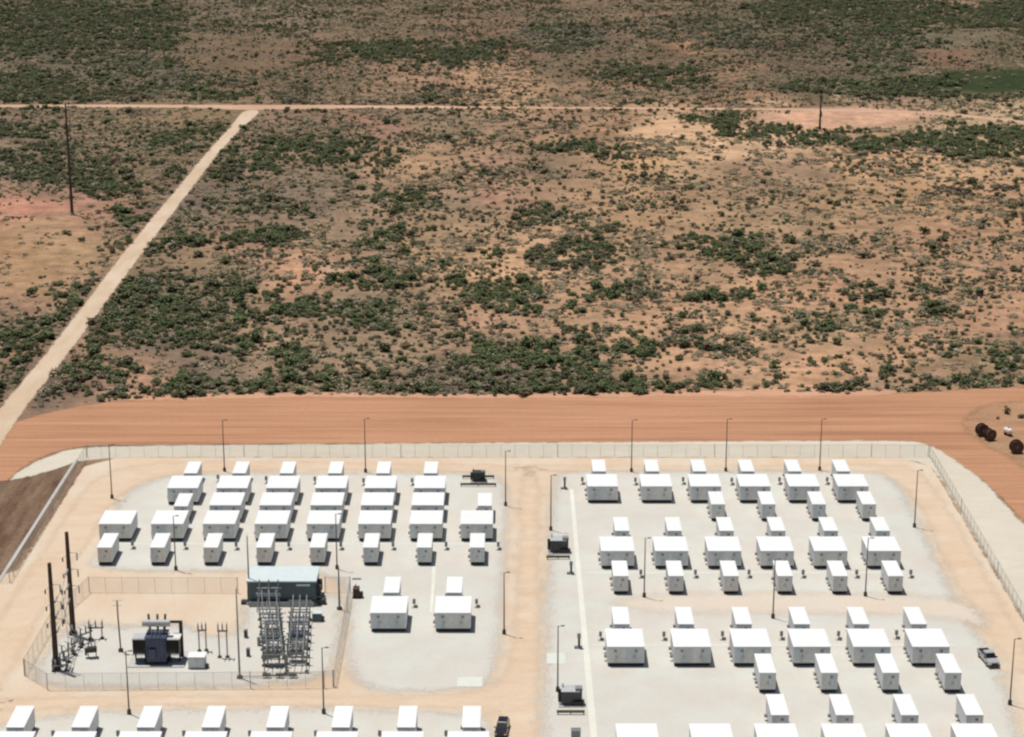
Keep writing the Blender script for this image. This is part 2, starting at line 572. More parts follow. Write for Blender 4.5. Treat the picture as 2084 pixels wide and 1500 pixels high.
# ------------------------------------------------------------------ roads, yards: sheets with a ragged edge
def sdist(X, Y, poly):
    """signed distance to a closed polygon, positive inside"""
    d2 = np.full(X.shape, 1e18)
    inside = np.zeros(X.shape, bool)
    n = len(poly)
    for i in range(n):
        ax, ay = poly[i]
        bx, by = poly[(i + 1) % n]
        ex, ey = bx - ax, by - ay
        t = np.clip(((X - ax) * ex + (Y - ay) * ey) / max(ex * ex + ey * ey, 1e-9), 0, 1)
        d2 = np.minimum(d2, (X - ax - t * ex) ** 2 + (Y - ay - t * ey) ** 2)
        c = ((ay > Y) != (by > Y))
        with np.errstate(divide='ignore', invalid='ignore'):
            xi = ax + (Y - ay) * ex / (ey if abs(ey) > 1e-9 else 1e-9)
        inside ^= c & (X < xi)
    return np.where(inside, 1, -1) * np.sqrt(d2)


POLY = {}


def sheet(name, pxpoly, z, mat, step=1.0, fringe=3.4, smooth=2):
    pts = [G(*p).xy for p in pxpoly]
    for _ in range(smooth):                       # round the corners
        q = []
        for i in range(len(pts)):
            a, b = pts[i], pts[(i + 1) % len(pts)]
            if (b - a).length > 6:
                ln = min(0.25, 6.0 / (b - a).length)
                q += [a.lerp(b, ln), a.lerp(b, 1 - ln)]
            else:
                q += [a.lerp(b, 0.25), a.lerp(b, 0.75)]
        pts = q
    poly = [(p.x, p.y) for p in pts]
    POLY[name] = poly
    ax = np.array(poly)
    x0, y0 = ax.min(0) - fringe - step
    x1, y1 = ax.max(0) + fringe + step
    nx, ny = int((x1 - x0) / step) + 1, int((y1 - y0) / step) + 1
    X, Y = np.meshgrid(np.linspace(x0, x1, nx), np.linspace(y0, y1, ny))
    D = sdist(X, Y, poly)
    i = np.arange(nx * ny).reshape(ny, nx)
    q = np.stack([i[:-1, :-1], i[:-1, 1:], i[1:, 1:], i[1:, :-1]], -1).reshape(-1, 4)
    keep = D.ravel()[q].max(1) > -fringe
    q = q[keep]
    used = np.unique(q)
    re = np.full(nx * ny, -1)
    re[used] = np.arange(len(used))
    v = np.stack([X.ravel()[used], Y.ravel()[used], np.full(len(used), z)], -1)
    me = bpy.data.meshes.new(name)
    me.from_pydata(v.tolist(), [], re[q].tolist())
    at = me.attributes.new('dist', 'FLOAT', 'POINT')
    at.data.foreach_set('value', D.ravel()[used].astype(np.float32))
    me.materials.append(mat)
    return struct(link(name, me))


def band(pxline, wl):
    """pixel polyline with a half width in px on each point -> polygon"""
    a = [(x - h, y) for (x, y), h in zip(pxline, wl)]
    b = [(x + h, y) for (x, y), h in zip(pxline, wl)]
    return a + b[::-1]


m_red = ground_mat('red_dirt', S(174, 125, 96, KS), S(188, 139, 106, KS), S(208, 158, 124, KS), (0.045, 1.0), 0, 0.022, 0.42, 1.0, edge=1.6, fine=0.16, streak=0.9)
m_track = ground_mat('pale_caliche', S(226, 206, 182, KS), S(214, 190, 162, KS), S(202, 174, 144, KS), (0.6, 0.12), R(-32), 0.05, 0.6, 1.5, edge=1.0, ew=1.0, fine=0.16)
m_track2 = ground_mat('pale_caliche_far', S(224, 190, 162, KS), S(206, 168, 140, KS), S(196, 152, 126, KS), (0.1, 1), 0, 0.02, 0.5, 1.5, edge=0.8, ew=1.0, fine=0.15)
m_outer = ground_mat('cream_gravel', S(226, 219, 202, KS), S(220, 211, 193, KS), S(210, 196, 174, KS), (0.4, 1), 0, 0.03, 0.4, 1.6, edge=1.2, ew=1.4, fine=0.10, streak=0.35)
m_tan = ground_mat('tan_dirt', S(229, 214, 193, KS), S(228, 207, 181, KS), S(220, 190, 160, KS), (0.5, 0.25), 0, 0.04, 0.3, 1.6, edge=0.7, ew=1.0, fine=0.09, streak=0.55)
m_orange = ground_mat('orange_dirt', S(231, 211, 187, KS), S(227, 204, 177, KS), S(214, 178, 144, KS), (0.4, 1), 0, 0.05, 0.3, 1.6, edge=2.2, ew=3.5, fine=0.10, streak=0.42)
m_pad = ground_mat('pale_gravel', S(219, 220, 211, KS), S(221, 217, 208, KS), S(213, 202, 188, KS), (1, 1), 0, 0.035, 0.14, 1.8, edge=2.4, ew=6.0, fine=0.08, streak=0.5)
m_strip = ground_mat('cream_cable_cover', S(240, 241, 228, KS), S(236, 236, 222, KS), S(228, 226, 212, KS), (1, 1), 0, 0.05, 0.3, 1.6, edge=0.06, ew=0.16, fine=0.05)
m_basin = ground_mat('brown_earth', S(96, 72, 56, KS), S(110, 84, 66, KS), S(156, 132, 110, KS), (1, 0.16), 0, 0.05, 0.35, 0.9, edge=1.5, fine=0.5, streak=0.8)
m_slab = ground_mat('pale_concrete', S(232, 236, 226, KS), S(228, 232, 222, KS), S(220, 222, 212, KS), (1, 1), 0, 0.1, 0.5, 1.8, edge=0.02, ew=0.3, fine=0.05)
m_berm = ground_mat('pale_red_berm', S(222, 176, 146, KS), S(212, 164, 132, KS), S(190, 140, 110, KS), (0.15, 1), 0, 0.05, 0.5, 1.2, edge=1.4, fine=0.2)

RED = [(-260, 1010), (-60, 900), (30, 858), (110, 836), (200, 820), (320, 812), (630, 804), (1000, 808), (1400, 802), (1750, 803), (1900, 798), (1990, 790), (2120, 788), (2400, 800),
       (2700, 900), (2700, 1500), (2300, 1250), (2180, 1140), (2120, 1090), (2060, 1040), (2010, 985), (1950, 945), (1880, 906), (1840, 899), (1000, 902), (190, 906), (120, 916), (50, 946), (10, 990), (-120, 1130), (-260, 1200)]
sheet('dirt_road', RED, 0.015, m_red, 1.5)
sheet('dirt_mound', [(1962, 846), (2000, 822), (2084, 812), (2400, 818), (2500, 1040), (2300, 1030), (2130, 985), (2050, 930), (1990, 900), (1955, 872)], 0.03, ground_mat('brown_pink_dirt', S(196, 150, 118, KS), S(184, 150, 118, KS), S(150, 112, 84, KS), (0.35, 1), R(-20), 0.08, 0.3, 1.2, edge=2.0, ew=4.0, fine=0.4, streak=0.6), 1.0)
sheet('dirt_berm', [(180, 814), (330, 803), (640, 797), (1000, 802), (1400, 796), (1560, 792), (1640, 780), (1760, 792), (1860, 798), (1760, 807), (1400, 807), (1000, 812), (640, 808), (330, 816)], 0.03, m_berm, 1.0)
TRACK = band([(515, 224), (478, 262), (432, 312), (378, 380), (318, 455), (255, 535), (190, 622), (120, 715), (50, 800), (5, 858), (-60, 950), (-140, 1060)],
             [20, 13, 13, 15, 18, 20, 21, 23, 25, 28, 33, 38])
sheet('gravel_track', TRACK, 0.045, m_track, 1.0)
sheet('far_track', [(-300, 213), (300, 213), (700, 214), (1000, 217), (1300, 219), (1600, 220.5), (1850, 224.5), (1950, 232), (2084, 246), (2300, 274), (2300, 281), (2084, 252), (1950, 237), (1850, 230.5), (1600, 224.5), (1300, 222.5), (1000, 221), (700, 221),
                    (560, 223), (480, 224), (420, 219.5), (300, 219), (-300, 219)], 0.03, m_track2, 2.0, 1.0, 1)
sheet('gravel_verge', [(0, 992), (40, 955), (110, 922), (180, 908), (1000, 901), (1840, 896), (1890, 903), (1945, 935), (2010, 985), (2060, 1040), (2110, 1092), (2200, 1180), (2400, 1420), (2300, 1560),
                       (2084, 1268), (1888, 932), (180, 932), (120, 955), (60, 975)], 0.03, m_outer, 1.0)
sheet('bare_earth_basin', [(-80, 985), (20, 978), (90, 962), (150, 942), (168, 936), (120, 1015), (60, 1110), (18, 1182), (-200, 1186), (-300, 1150)], 0.045, m_basin, 1.0)
sheet('dirt_yard', [(182, 931), (1886, 931), (2084, 1264), (2480, 1900), (-700, 1900), (-600, 1186), (20, 1186)], 0.06, m_tan, 1.0, 1.2, 1)
sheet('dirt_lane', [(250, 945), (450, 938), (1000, 946), (1600, 948), (1800, 944), (1880, 955), (1960, 1080), (2060, 1260), (2130, 1380), (2060, 1370), (1960, 1220), (1900, 1100), (1850, 1000), (1790, 966), (1600, 960),
                    (1000, 962), (500, 958), (330, 966), (240, 1010), (180, 1110), (120, 1190), (70, 1280), (20, 1380), (-60, 1480), (-200, 1480), (-20, 1290), (40, 1190), (110, 1080), (175, 985)], 0.072, m_orange, 1.0, 2.5)
sheet('dirt_crossing', [(-300, 1424), (60, 1420), (400, 1414), (700, 1416), (980, 1412), (1030, 1380), (1052, 1200), (1055, 960), (1100, 960), (1102, 1400), (1090, 1900), (1040, 1900), (1018, 1470), (1000, 1445), (400, 1436), (60, 1446), (-300, 1470)],
      0.072, m_orange, 1.0, 2.5)
ZP = 0.085
sheet('gravel_yard', [(165, 1166), (195, 1120), (222, 1050), (250, 1005), (300, 978), (360, 966), (480, 961), (1000, 961), (1030, 975), (1040, 1010), (1036, 1120), (1026, 1300), (1014, 1372), (985, 1410), (700, 1414),
                      (700, 1250), (694, 1166)], ZP, m_pad)
sheet('gravel_yard', [(1120, 975), (1140, 958), (1780, 957), (1828, 975), (1868, 1045), (1930, 1175), (1965, 1250), (2030, 1330), (2062, 1420), (2090, 1540), (2180, 1900), (1080, 1900), (1098, 1400), (1112, 1100)], ZP, m_pad)
sheet('gravel_yard', [(-340, 1640), (-60, 1500), (20, 1466), (200, 1446), (400, 1440), (700, 1440), (1000, 1450), (1014, 1500), (1000, 1900), (-500, 1900)], ZP, m_pad)
sheet('substation_yard', [(52, 1374), (98, 1404), (684, 1399), (704, 1250), (708, 1206), (486, 1206), (490, 1280), (440, 1298), (360, 1262), (240, 1276), (165, 1262), (118, 1286)], ZP + 0.012, m_pad)
sheet('cable_strip', band([(1163, 996), (1172, 1100), (1183, 1220), (1195, 1350), (1209, 1500), (1240, 1850)], [4, 4.5, 5.5, 6.5, 7.5, 9]), ZP + 0.012, m_strip, 0.5, 0.5, 0)
sheet('cable_strip', band([(885, 1130), (881, 1190), (876, 1248)], [4, 4, 4]), ZP + 0.012, m_strip, 0.5, 0.5, 0)
m_trench = ground_mat('pale_trench_fill', S(229, 229, 219, KS), S(226, 224, 213, KS), S(220, 217, 206, KS), (1, 1), 0, 0.05, 0.3, 1.6, edge=0.2, ew=0.5, fine=0.1)
sheet('trench_fill', [(200, 1105.5), (1018, 1105.5), (1018, 1109.5), (199, 1109.5)], ZP + 0.01, m_trench, 0.5, 0.5, 0)
sheet('trench_fill', [(1192, 1164), (1850, 1164), (1852, 1168.5), (1192, 1168.5)], ZP + 0.01, m_trench, 0.5, 0.5, 0)
sheet('trench_fill', [(1200, 1311), (1945, 1311), (1948, 1316), (1200, 1316)], ZP + 0.01, m_trench, 0.5, 0.5, 0)
sheet('concrete_slab', [(932, 1379), (984, 1379), (982, 1399), (928, 1399)], ZP + 0.02, m_slab, 0.5, 0.3, 0)
sheet('concrete_slab', [(1112, 1330), (1150, 1330), (1152, 1352), (1112, 1352)], ZP + 0.02, m_slab, 0.5, 0.3, 0)
sheet('dirt_strip', [(1230, 1226), (1300, 1208), (1500, 1203), (1800, 1205), (1975, 1215), (2040, 1290), (1900, 1256), (1500, 1252), (1300, 1252)], ZP + 0.012, ground_mat('thin_tan_dust', S(229, 214, 197, KS), S(226, 208, 188, KS), S(221, 216, 205, KS), (0.3, 1), 0, 0.05, 0.3, 1.6, edge=2.4, ew=7.0, fine=0.08), 1.0, 2.0)


# ------------------------------------------------------------------ containers
def container_proto(kind):
    wd = 6.0 if kind == 'wide' else 2.6
    dp = 7.1
    hw, hd = wd / 2, dp / 2
    zb, zt = 0.58, 3.38
    root = bpy.data.objects.new(kind + '_container', None)
    COL.objects.link(root)
    b = MB()
    b.box(-hw, hw, -hd, hd, zb, zt)
    body = b.obj('body', 'side', root, 0.03)
    # side wall ribs belong to the body's own sheet metal
    rb = MB()
    for sx in (-1, 1):
        k = 0
        y = -hd + 0.45
        while y < hd - 0.3:
            rb.box(sx * (hw + 0.0) - 0.03, sx * (hw + 0.0) + 0.03, y, y + 0.10, zb + 0.1, zt - 0.1)
            y += 0.6
    ribs = rb.obj('side_ribs', 'side', body)
    ribs['kind'] = 'stuff'
    r = MB()
    r.loft([[(-hw - .07, -hd - .07, zt), (hw + .07, -hd - .07, zt), (hw + .07, hd + .07, zt), (-hw - .07, hd + .07, zt)],
            [(-hw - .07, -hd - .07, zt + .10), (hw + .07, -hd - .07, zt + .10), (hw + .07, hd + .07, zt + .10), (-hw - .07, hd + .07, zt + .10)],
            [(-hw + .15, -hd + .15, zt + .15), (hw - .15, -hd + .15, zt + .15), (hw - .15, hd - .15, zt + .15), (-hw + .15, hd - .15, zt + .15)]])
    roof = r.obj('roof', 'white', root)
    nd = 4 if kind == 'wide' else 2
    dw = (wd - 0.3) / nd
    for i in range(nd):
        d = MB()
        x0 = -hw + 0.15 + i * dw
        d.box(x0 + 0.025, x0 + dw - 0.025, -hd - 0.045, -hd + 0.01, zb + 0.10, zt - 0.12)
        do = d.obj('door', 'door', root)
        h = MB().box(x0 + (dw - 0.16 if i % 2 == 0 else 0.10), x0 + (dw - 0.10 if i % 2 == 0 else 0.16), -hd - 0.10, -hd - 0.045, 1.5, 2.0)
        h.obj('door_handle', 'vent', do)
    for fx in ((-0.28, 0.28) if kind == 'wide' else (0.12,)):
        v = MB().box(fx * wd - 0.22, fx * wd + 0.22, -hd - 0.09, -hd - 0.045, zt - 0.85, zt - 0.45)
        v.obj('vent', 'vent', root)
    for yy in (-hd + 2.2, -hd + 5.2):
        hb = MB()
        hb.prism([(yy - .24, .62), (yy + .24, .62), (yy + .24, 1.05), (yy - .24, 1.05)], -hw - 0.42, -hw - 0.005)
        hb.obj('wall_cooler', 'vent', root)
    MB().box(-hw + .10, hw - .10, -hd + .10, hd - .10, .12, zb).obj('gap_shade_block', 'black', root)  # black block stands in for the shade in the gap below the body
    xs = (-hw + .35, 0, hw - .35) if kind == 'wide' else (-hw + .3, hw - .3)
    for x in xs:
        for y in (-hd + .5, hd - .5):
            p = MB().box(x - .20, x + .20, y - .25, y + .25, 0, .12)
            p.obj('pier', 'conc', root)
    remember(root)
    return root


PROTO = {'wide': container_proto('wide'), 'narrow': container_proto('narrow')}
USED = {'wide': False, 'narrow': False}
ROOF_Z = ZP + 3.50


def place_container(kind, xl, xr, y, label, group, back=False):
    """photo px of the left and right end of the roof's front edge (back=True: of its rear edge)"""
    a = G((xl + xr) / 2, y, ROOF_Z)
    o = PROTO[kind] if not USED[kind] else copy_tree(PROTO[kind])
    USED[kind] = True
    o.location = (a.x, a.y + (-3.62 if back else 3.62), ZP)
    o['label'] = label
    o['category'] = 'container'
    o['group'] = group
    return o


def row(kind, spans, y, where, group, back=False):
    n = len(spans)
    base = 'wide white container' if kind == 'wide' else 'narrow white container'
    for i, (xl, xr) in enumerate(spans):
        place_container(kind, xl, xr, y, f'{base}, {ordinal(i, n)} in {where}', group, back)


GL = 'containers in the left block'
GR = 'containers in the right block'
row('narrow', [(373, 401), (472, 500), (569, 596), (668, 694), (766, 792), (863, 889)], 963, 'rear row of left block', GL)
row('wide', [(342, 400), (442, 501), (543, 602), (643, 702), (744, 802), (845, 903)], 993, 'rear wide row of left block', GL)
row('wide', [(428, 487), (530, 589), (634, 693), (737, 796), (841, 899)], 1028, 'middle wide row of left block', GL)
place_container('narrow', 354, 381, 1030, 'narrow white container at left end of the middle row, left block', GL)
place_container('narrow', 973, 1000, 1029, 'narrow white container behind the last wide one beside the middle drive', GL)
row('wide', [(202, 264), (309, 370), (415, 475), (520, 581), (626, 687), (731, 792), (836, 897), (940, 1000)], 1066, 'front wide row of left block', GL)
row('narrow', [(198, 226), (306, 333), (414, 442), (522, 550), (631, 659), (740, 767), (849, 877), (957, 985)], 1114, 'front row of left block', GL)
place_container('narrow', 781, 811, 1206, 'narrow white container behind the wide one nearest the substation', 'containers beside the substation')
place_container('narrow', 909, 939, 1206, 'narrow white container behind the wide one nearest the middle drive', 'containers beside the substation')
place_container('wide', 756, 824, 1247, 'wide white container standing apart, nearest the substation fence', 'containers beside the substation')
place_container('wide', 887, 956, 1247, 'wide white container standing apart, nearest the middle drive', 'containers beside the substation')
row('narrow', [(12, 48), (146, 180), (279, 313), (411, 446), (543, 577), (676, 710), (810, 844), (942, 976)], 1480, 'bottom left row', 'containers at the bottom left edge')
row('wide', [(-6, 68), (118, 192), (251, 325), (384, 458), (517, 591), (651, 724), (784, 857), (917, 990)], 1488, 'bottom left wide row', 'containers at the bottom left edge', True)

row('narrow', [(1207, 1233), (1315, 1342), (1411, 1438), (1509, 1536), (1604, 1632), (1703, 1731)], 959, 'rear row of right block', GR)
row('wide', [(1198, 1256), (1308, 1366), (1408, 1466), (1508, 1567), (1608, 1667), (1708, 1766)], 989.5, 'rear wide row of right block', GR)
row('narrow', [(1448, 1476), (1550, 1579), (1653, 1682), (1755, 1784)], 1026, 'row before the rear wide row, right block', GR)
row('narrow', [(1252, 1281), (1359, 1388), (1465, 1494), (1570, 1599), (1677, 1706), (1783, 1812)], 1080, 'rear row of the second cluster, right block', GR)
row('wide', [(1226, 1289), (1336, 1399), (1444, 1507), (1551, 1614), (1660, 1723), (1769, 1832)], 1121, 'second wide row of right block', GR)
row('narrow', [(1249, 1279), (1362, 1391), (1474, 1503), (1584, 1613), (1696, 1725), (1809, 1838)], 1172, 'front row of the second cluster, right block', GR)
row('narrow', [(1250, 1281), (1381, 1412), (1499, 1530), (1617, 1648), (1738, 1769), (1855, 1886)], 1270, 'rear row of the third cluster, right block', GR)
row('wide', [(1239, 1309), (1375, 1444), (1497, 1567), (1618, 1688), (1740, 1811), (1860, 1931)], 1316, 'third wide row of right block', GR)
row('narrow', [(1546, 1580), (1672, 1706), (1797, 1831), (1923, 1958)], 1369, 'front row of the third cluster, right block', GR)
row('narrow', [(1571, 1606), (1702, 1738), (1835, 1870), (1967, 2002)], 1455, 'nearest narrow row of right block', GR)
row('wide', [(1258, 1331), (1408, 1480), (1540, 1612), (1676, 1748), (1807, 1879), (1940, 2012)], 1472, 'nearest wide row of right block', GR, True)


# ------------------------------------------------------------------ equipment pedestals
def pedestal_proto():
    root = bpy.data.objects.new('equipment_pedestal', None)
    COL.objects.link(root)
    MB().box(-.42, .42, -.35, .35, 0, .12).obj('base', 'conc', root)
    MB().box(-.05, .05, -.05, .05, .12, .70).obj('post', 'steel', root)
    MB().box(-.25, .25, -.16, .16, .70, 1.55).obj('cabinet', 'steel', root)
    MB().box(.06, .62, -.14, .14, .12, .42).obj('junction_or_shade_box', 'steel', root)  # low box added in the shape of the shadow right of the post
    remember(root)
    return root


pp = pedestal_proto()
pu = [False]


def pedestals(pts, where, group):
    n = len(pts)
    for i, (x, y) in enumerate(pts):
        o = pp if not pu[0] else copy_tree(pp)
        pu[0] = True
        g = G(x, y, ZP)
        o.location = g
        tag(o, f'small grey equipment pedestal, {ordinal(i, n)} {where}', 'pedestal', group)


GP = 'equipment pedestals beside containers'
pedestals([(444, 981), (542, 984), (641, 985), (740, 988), (839, 988)], 'beside the rear wide row, left block', GP)
pedestals([(270, 1117), (377, 1118), (481, 1119), (588, 1119), (694, 1119), (800, 1119), (908, 1119), (1014, 1119)], 'beside the front narrow row, left block', GP)
pedestals([(1185, 986), (1293, 987), (1390, 986), (1489, 987), (1586, 986), (1683, 986)], 'beside the rear wide row, right block', GP)
pedestals([(1304, 1176), (1415, 1176), (1524, 1176), (1634, 1176), (1743, 1176), (1853, 1176)], 'beside the second cluster, right block', GP)
pedestals([(1222, 1303), (1351, 1303), (1470, 1302), (1590, 1302), (1706, 1302), (1824, 1300)], 'beside the third wide row, right block', GP)
pedestals([(843, 1236), (970, 1236)], 'beside the two containers standing apart', GP)
pedestals([(109, 1506), (241, 1506), (375, 1506), (509, 1506), (643, 1506), (773, 1506), (908, 1506)], 'at the bottom left edge', GP)


# ------------------------------------------------------------------ light poles
def light_pole(xb, yb, yt, where, arm=0.9):
    b = G(xb, yb, ZP)
    h = min(max(ZT(b.y, yt) - ZP, 9.0), 13.5)
    root = thing('light_pole', f'slim bronze light pole {where}', 'light pole', b, 0, 'light poles around the yard')
    MB().tube((0, 0, 0), (0, 0, .75), .32, .30, 12).obj('footing', 'footing', root)
    MB().tube((0, 0, .75), (0, 0, h), .125, .075, 8).obj('shaft', 'bronze', root)
    MB().tube((0, 0, h - .12), (arm * .55, 0, h + .02), .045, .04, 6).obj('arm', 'bronze', root)
    hd = MB()
    hd.loft([[(arm * .5, -.14, h - .02), (arm * 1.15, -.14, h - .02), (arm * 1.15, .14, h - .02), (arm * .5, .14, h - .02)],
             [(arm * .5, -.12, h + .10), (arm * 1.1, -.10, h + .09), (arm * 1.1, .10, h + .09), (arm * .5, .12, h + .10)]])
    hd.obj('lamp_head', 'bronze', root)


for p in [(228, 1014, 905, 'at rear left corner of left block'), (457, 959, 855, 'behind the left block, second from left'), (744, 961, 852, 'behind the left block, near its middle'),
          (1029, 1029, 918, 'beside the middle drive at rear of left block'), (1285, 960, 855, 'behind the right block, leftmost of three'), (1477, 959, 853, 'behind the right block, middle of three'),
          (1668, 957, 853, 'behind the right block, rightmost of three'), (1861, 1073, 957, 'at rear right corner of right block'), (1121, 1079, 967, 'beside the middle drive, rear left of right block'),
          (1311, 1215, 1095, 'between the second and third clusters, left one'), (1761, 1213, 1095, 'between the second and third clusters, right one'), (1573, 1258, 1138, 'before the third wide row, right block middle'),
          (1135, 1407, 1274, 'beside the dark transformer at front left of right block'), (2055, 1434, 1300, 'at right edge near the parked pickup'), (1026, 1290, 1165, 'beside the middle drive, front right of left block'),
          (358, 1160, 1050, 'before the front row of left block, left one'), (686, 1158, 1046, 'before the front row of left block, right one'), (263, 1453, 1325, 'on the crossing lane before the power transformer'),
          (659, 1452, 1318, 'on the crossing lane before the bus structures')]:
    light_pole(*p)


# ------------------------------------------------------------------ chain-link fences
def fence(name, label, corners, h, span=3.0, gap_panels=()):
    """corners: world xy points; posts, top rails and fabric panels, each an object"""
    root = thing(name, label, 'fence', (corners[0].x, corners[0].y, 0), 0, 'chain-link fences')
    post = MB().tube((0, 0, 0), (0, 0, h), .032, .032, 6).mesh('post', 'galv')
    big = MB().tube((0, 0, 0), (0, 0, h + .1), .075, .075, 8).mesh('post', 'galv')
    for a, b in zip(corners[:-1], corners[1:]):
        n = max(1, round((b - a).length / span))
        ln = (b - a).length / n
        ang = math.atan2(b.y - a.y, b.x - a.x)
        rail = MB().tube((.05, 0, h - .04), (ln - .05, 0, h - .04), .03, .03, 6).mesh('top_rail', 'galv')
        fab = MB().box(.045, ln - .045, -.004, .004, .06, h - .07).mesh('mesh_panel', 'link')
        for i in range(n):
            p = a.lerp(b, i / n)
            o = link('post', big if i % 11 == 0 else post, root)
            o.location = (p.x - root.location.x, p.y - root.location.y, 0.05)
            for nm, me in (('top_rail', rail), ('mesh_panel', fab)):
                o = link(nm, me, root)
                o.location = (p.x - root.location.x, p.y - root.location.y, 0.05)
                o.rotation_euler = (0, 0, ang)
    o = link('post', big, root)
    o.location = (corners[-1].x - root.location.x, corners[-1].y - root.location.y, 0.05)
    return root


g2 = lambda *p: G(*p).xy
fence('perimeter_fence', 'long rear chain-link fence between the yard and the red dirt road', [g2(178, 930), g2(1889, 930)], 2.7)
fence('perimeter_fence', 'right chain-link fence running beside the cream gravel verge', [g2(1892, 932), g2(2084, 1266), g2(2140, 1362)], 2.7)
fence('perimeter_fence', 'left chain-link fence beside the brown earth basin', [g2(176, 932), g2(20, 1186), g2(-70, 1189)], 2.7)
fence('substation_fence', 'chain-link fence around left and rear of the substation', [g2(50, 1376), g2(112, 1268), g2(182, 1206), g2(484, 1207)], 2.9)
fence('substation_fence', 'chain-link fence along front of the substation', [g2(52, 1377), g2(97, 1405), g2(660, 1401), g2(678, 1399)], 2.9)
fence('substation_fence', 'chain-link fence on right side of the substation', [g2(680, 1398), g2(707, 1246), g2(713, 1206), g2(662, 1206)], 2.9)
# pale kerb under the left fence
k0, k1 = g2(170, 936), g2(14, 1184)
kb = MB()
dv = (k1 - k0)
kb.box(0, dv.length, -.35, .35, 0, .14)
ko = kb.obj('concrete_kerb', 'conc')
ko.location = (k0.x - 1.4, k0.y, .05)
ko.rotation_euler = (0, 0, math.atan2(dv.y, dv.x))
struct(ko)


# ------------------------------------------------------------------ substation: tall poles
def dead_end_pole(xb, yb, yt, label):
    b = G(xb, yb, ZP)
    h = ZT(b.y, yt) - ZP
    root = thing('utility_pole', label, 'utility pole', b, 0, 'tall substation poles')
    MB().tube((0, 0, 0), (0, 0, .5), .75, .7, 14).obj('footing', 'footing', root)
    n = 10
    sh = MB()
    sh.tube((0, 0, .5), (0, 0, h), .48, .30, 12)
    sh.obj('shaft', 'wood', root)
    for k, (z, sx) in enumerate(((h * .80, 1), (h * .64, 1), (h * .48, 1))):
        MB().tube((.35 * sx, 0, z), (1.5 * sx, -.1, z + .05), .07, .05, 6).obj('bracket', 'galv', root)
        MB().shed((1.5 * sx, -.1, z - 1.3), 1.3, .14, 8, 5).obj('insulator', 'insul', root)
        MB().tube((-.3, 0, z - .5), (-.95, .0, z - .9), .05, .04, 6).obj('bracket', 'galv', root)
        MB().shed((-.95, 0, z - 1.6), .7, .16, 8, 3).obj('insulator', 'insuld', root)
    MB().box(-.14, .14, -.62, -.42, 1.2, 2.0).obj('switch_box', 'galv', root)
    return root


dead_end_pole(115, 1362, 1146, 'tall dark brown pole at front left corner of the substation')
dead_end_pole(149, 1291, 1083, 'tall dark brown pole at rear left corner of the substation')
pa, pb = G(115, 1362, ZP), G(149, 1291, ZP)
for k, z in enumerate((11.6, 9.0, 6.4)):
    sb = thing('strain_bus', f'pale strung conductor with insulators between the two tall poles, {("top", "middle", "lowest")[k]} one', 'conductor', (pa.x, pa.y, ZP), 0, 'conductors between the tall poles')
    d = pb - pa
    q0, q1 = Vector((.45, .2, z)), Vector((d.x - .1, d.y - .4, z + .3))
    for t0, t1 in ((.0, .16), (.84, 1.0)):
        rr = []
        a_, b_ = q0.lerp(q1, t0), q0.lerp(q1, t1)
        MB().tube(a_, b_, .17, .17, 8).obj('insulator', 'insul', sb)
    mid = q0.lerp(q1, .5) - Vector((0, 0, .7))
    MB().tube(q0.lerp(q1, .16), mid, .05, .05, 6).obj('cable', 'galv', sb)
    MB().tube(mid, q0.lerp(q1, .84), .05, .05, 6).obj('cable', 'galv', sb)
    dn = Vector((1.6 + .5 * k, 3.0 + 2.2 * k, 2.2))
    MB().tube(mid, dn, .045, .045, 6).obj('drop_cable', 'galv', sb)
    MB().shed(mid - Vector((0, 0, .9)), .9, .2, 8, 4).obj('insulator', 'insuld', sb)


def switch_stand(x, y, rz, label, n=3, h=3.0, wdt=3.2, dark=False):
    """low steel stand: two legs, beam, three post insulators carrying a blade"""
    b = G(x, y, ZP)
    root = thing('disconnect_switch', label, 'disconnect switch', b, rz, 'substation disconnect switches')
    for sx in (-1, 1):
        MB().tube((sx * wdt * .38, 0, 0), (sx * wdt * .38, 0, h), .11, .11, 8).obj('leg', 'steel', root)
        MB().box(sx * wdt * .38 - .3, sx * wdt * .38 + .3, -.3, .3, 0, .25).obj('footing', 'footing', root)
    MB().box(-wdt / 2, wdt / 2, -.14, .14, h, h + .22).obj('beam', 'steel', root)
    for i in range(n):
        xx = -wdt * .42 + wdt * .84 * i / (n - 1)
        ins = MB().shed((xx, 0, h + .22), 1.1, .15, 8, 5).obj('insulator', 'insuld' if dark else 'insul', root)
        MB().box(xx - .06, xx + .06, -.7, .7, h + 1.32, h + 1.40).obj('blade', 'galv', ins)
    return root


switch_stand(176, 1308, R(50), 'low three-insulator switch stand beside the rear tall pole', h=1.6, wdt=2.6, dark=True)
switch_stand(140, 1338, R(58), 'low switch stand between the two tall poles', h=1.3, wdt=3.4, dark=True)
switch_stand(122, 1366, R(8), 'low switch stand at foot of the front tall pole', h=.9, wdt=2.6, dark=True)
switch_stand(455, 1338, R(0), 'tall slim bus support with three upright insulators', h=4.6, wdt=1.7)
switch_stand(413, 1325, R(12), 'dark switch support beside the grey cabinet', h=3.6, wdt=1.5, dark=True)


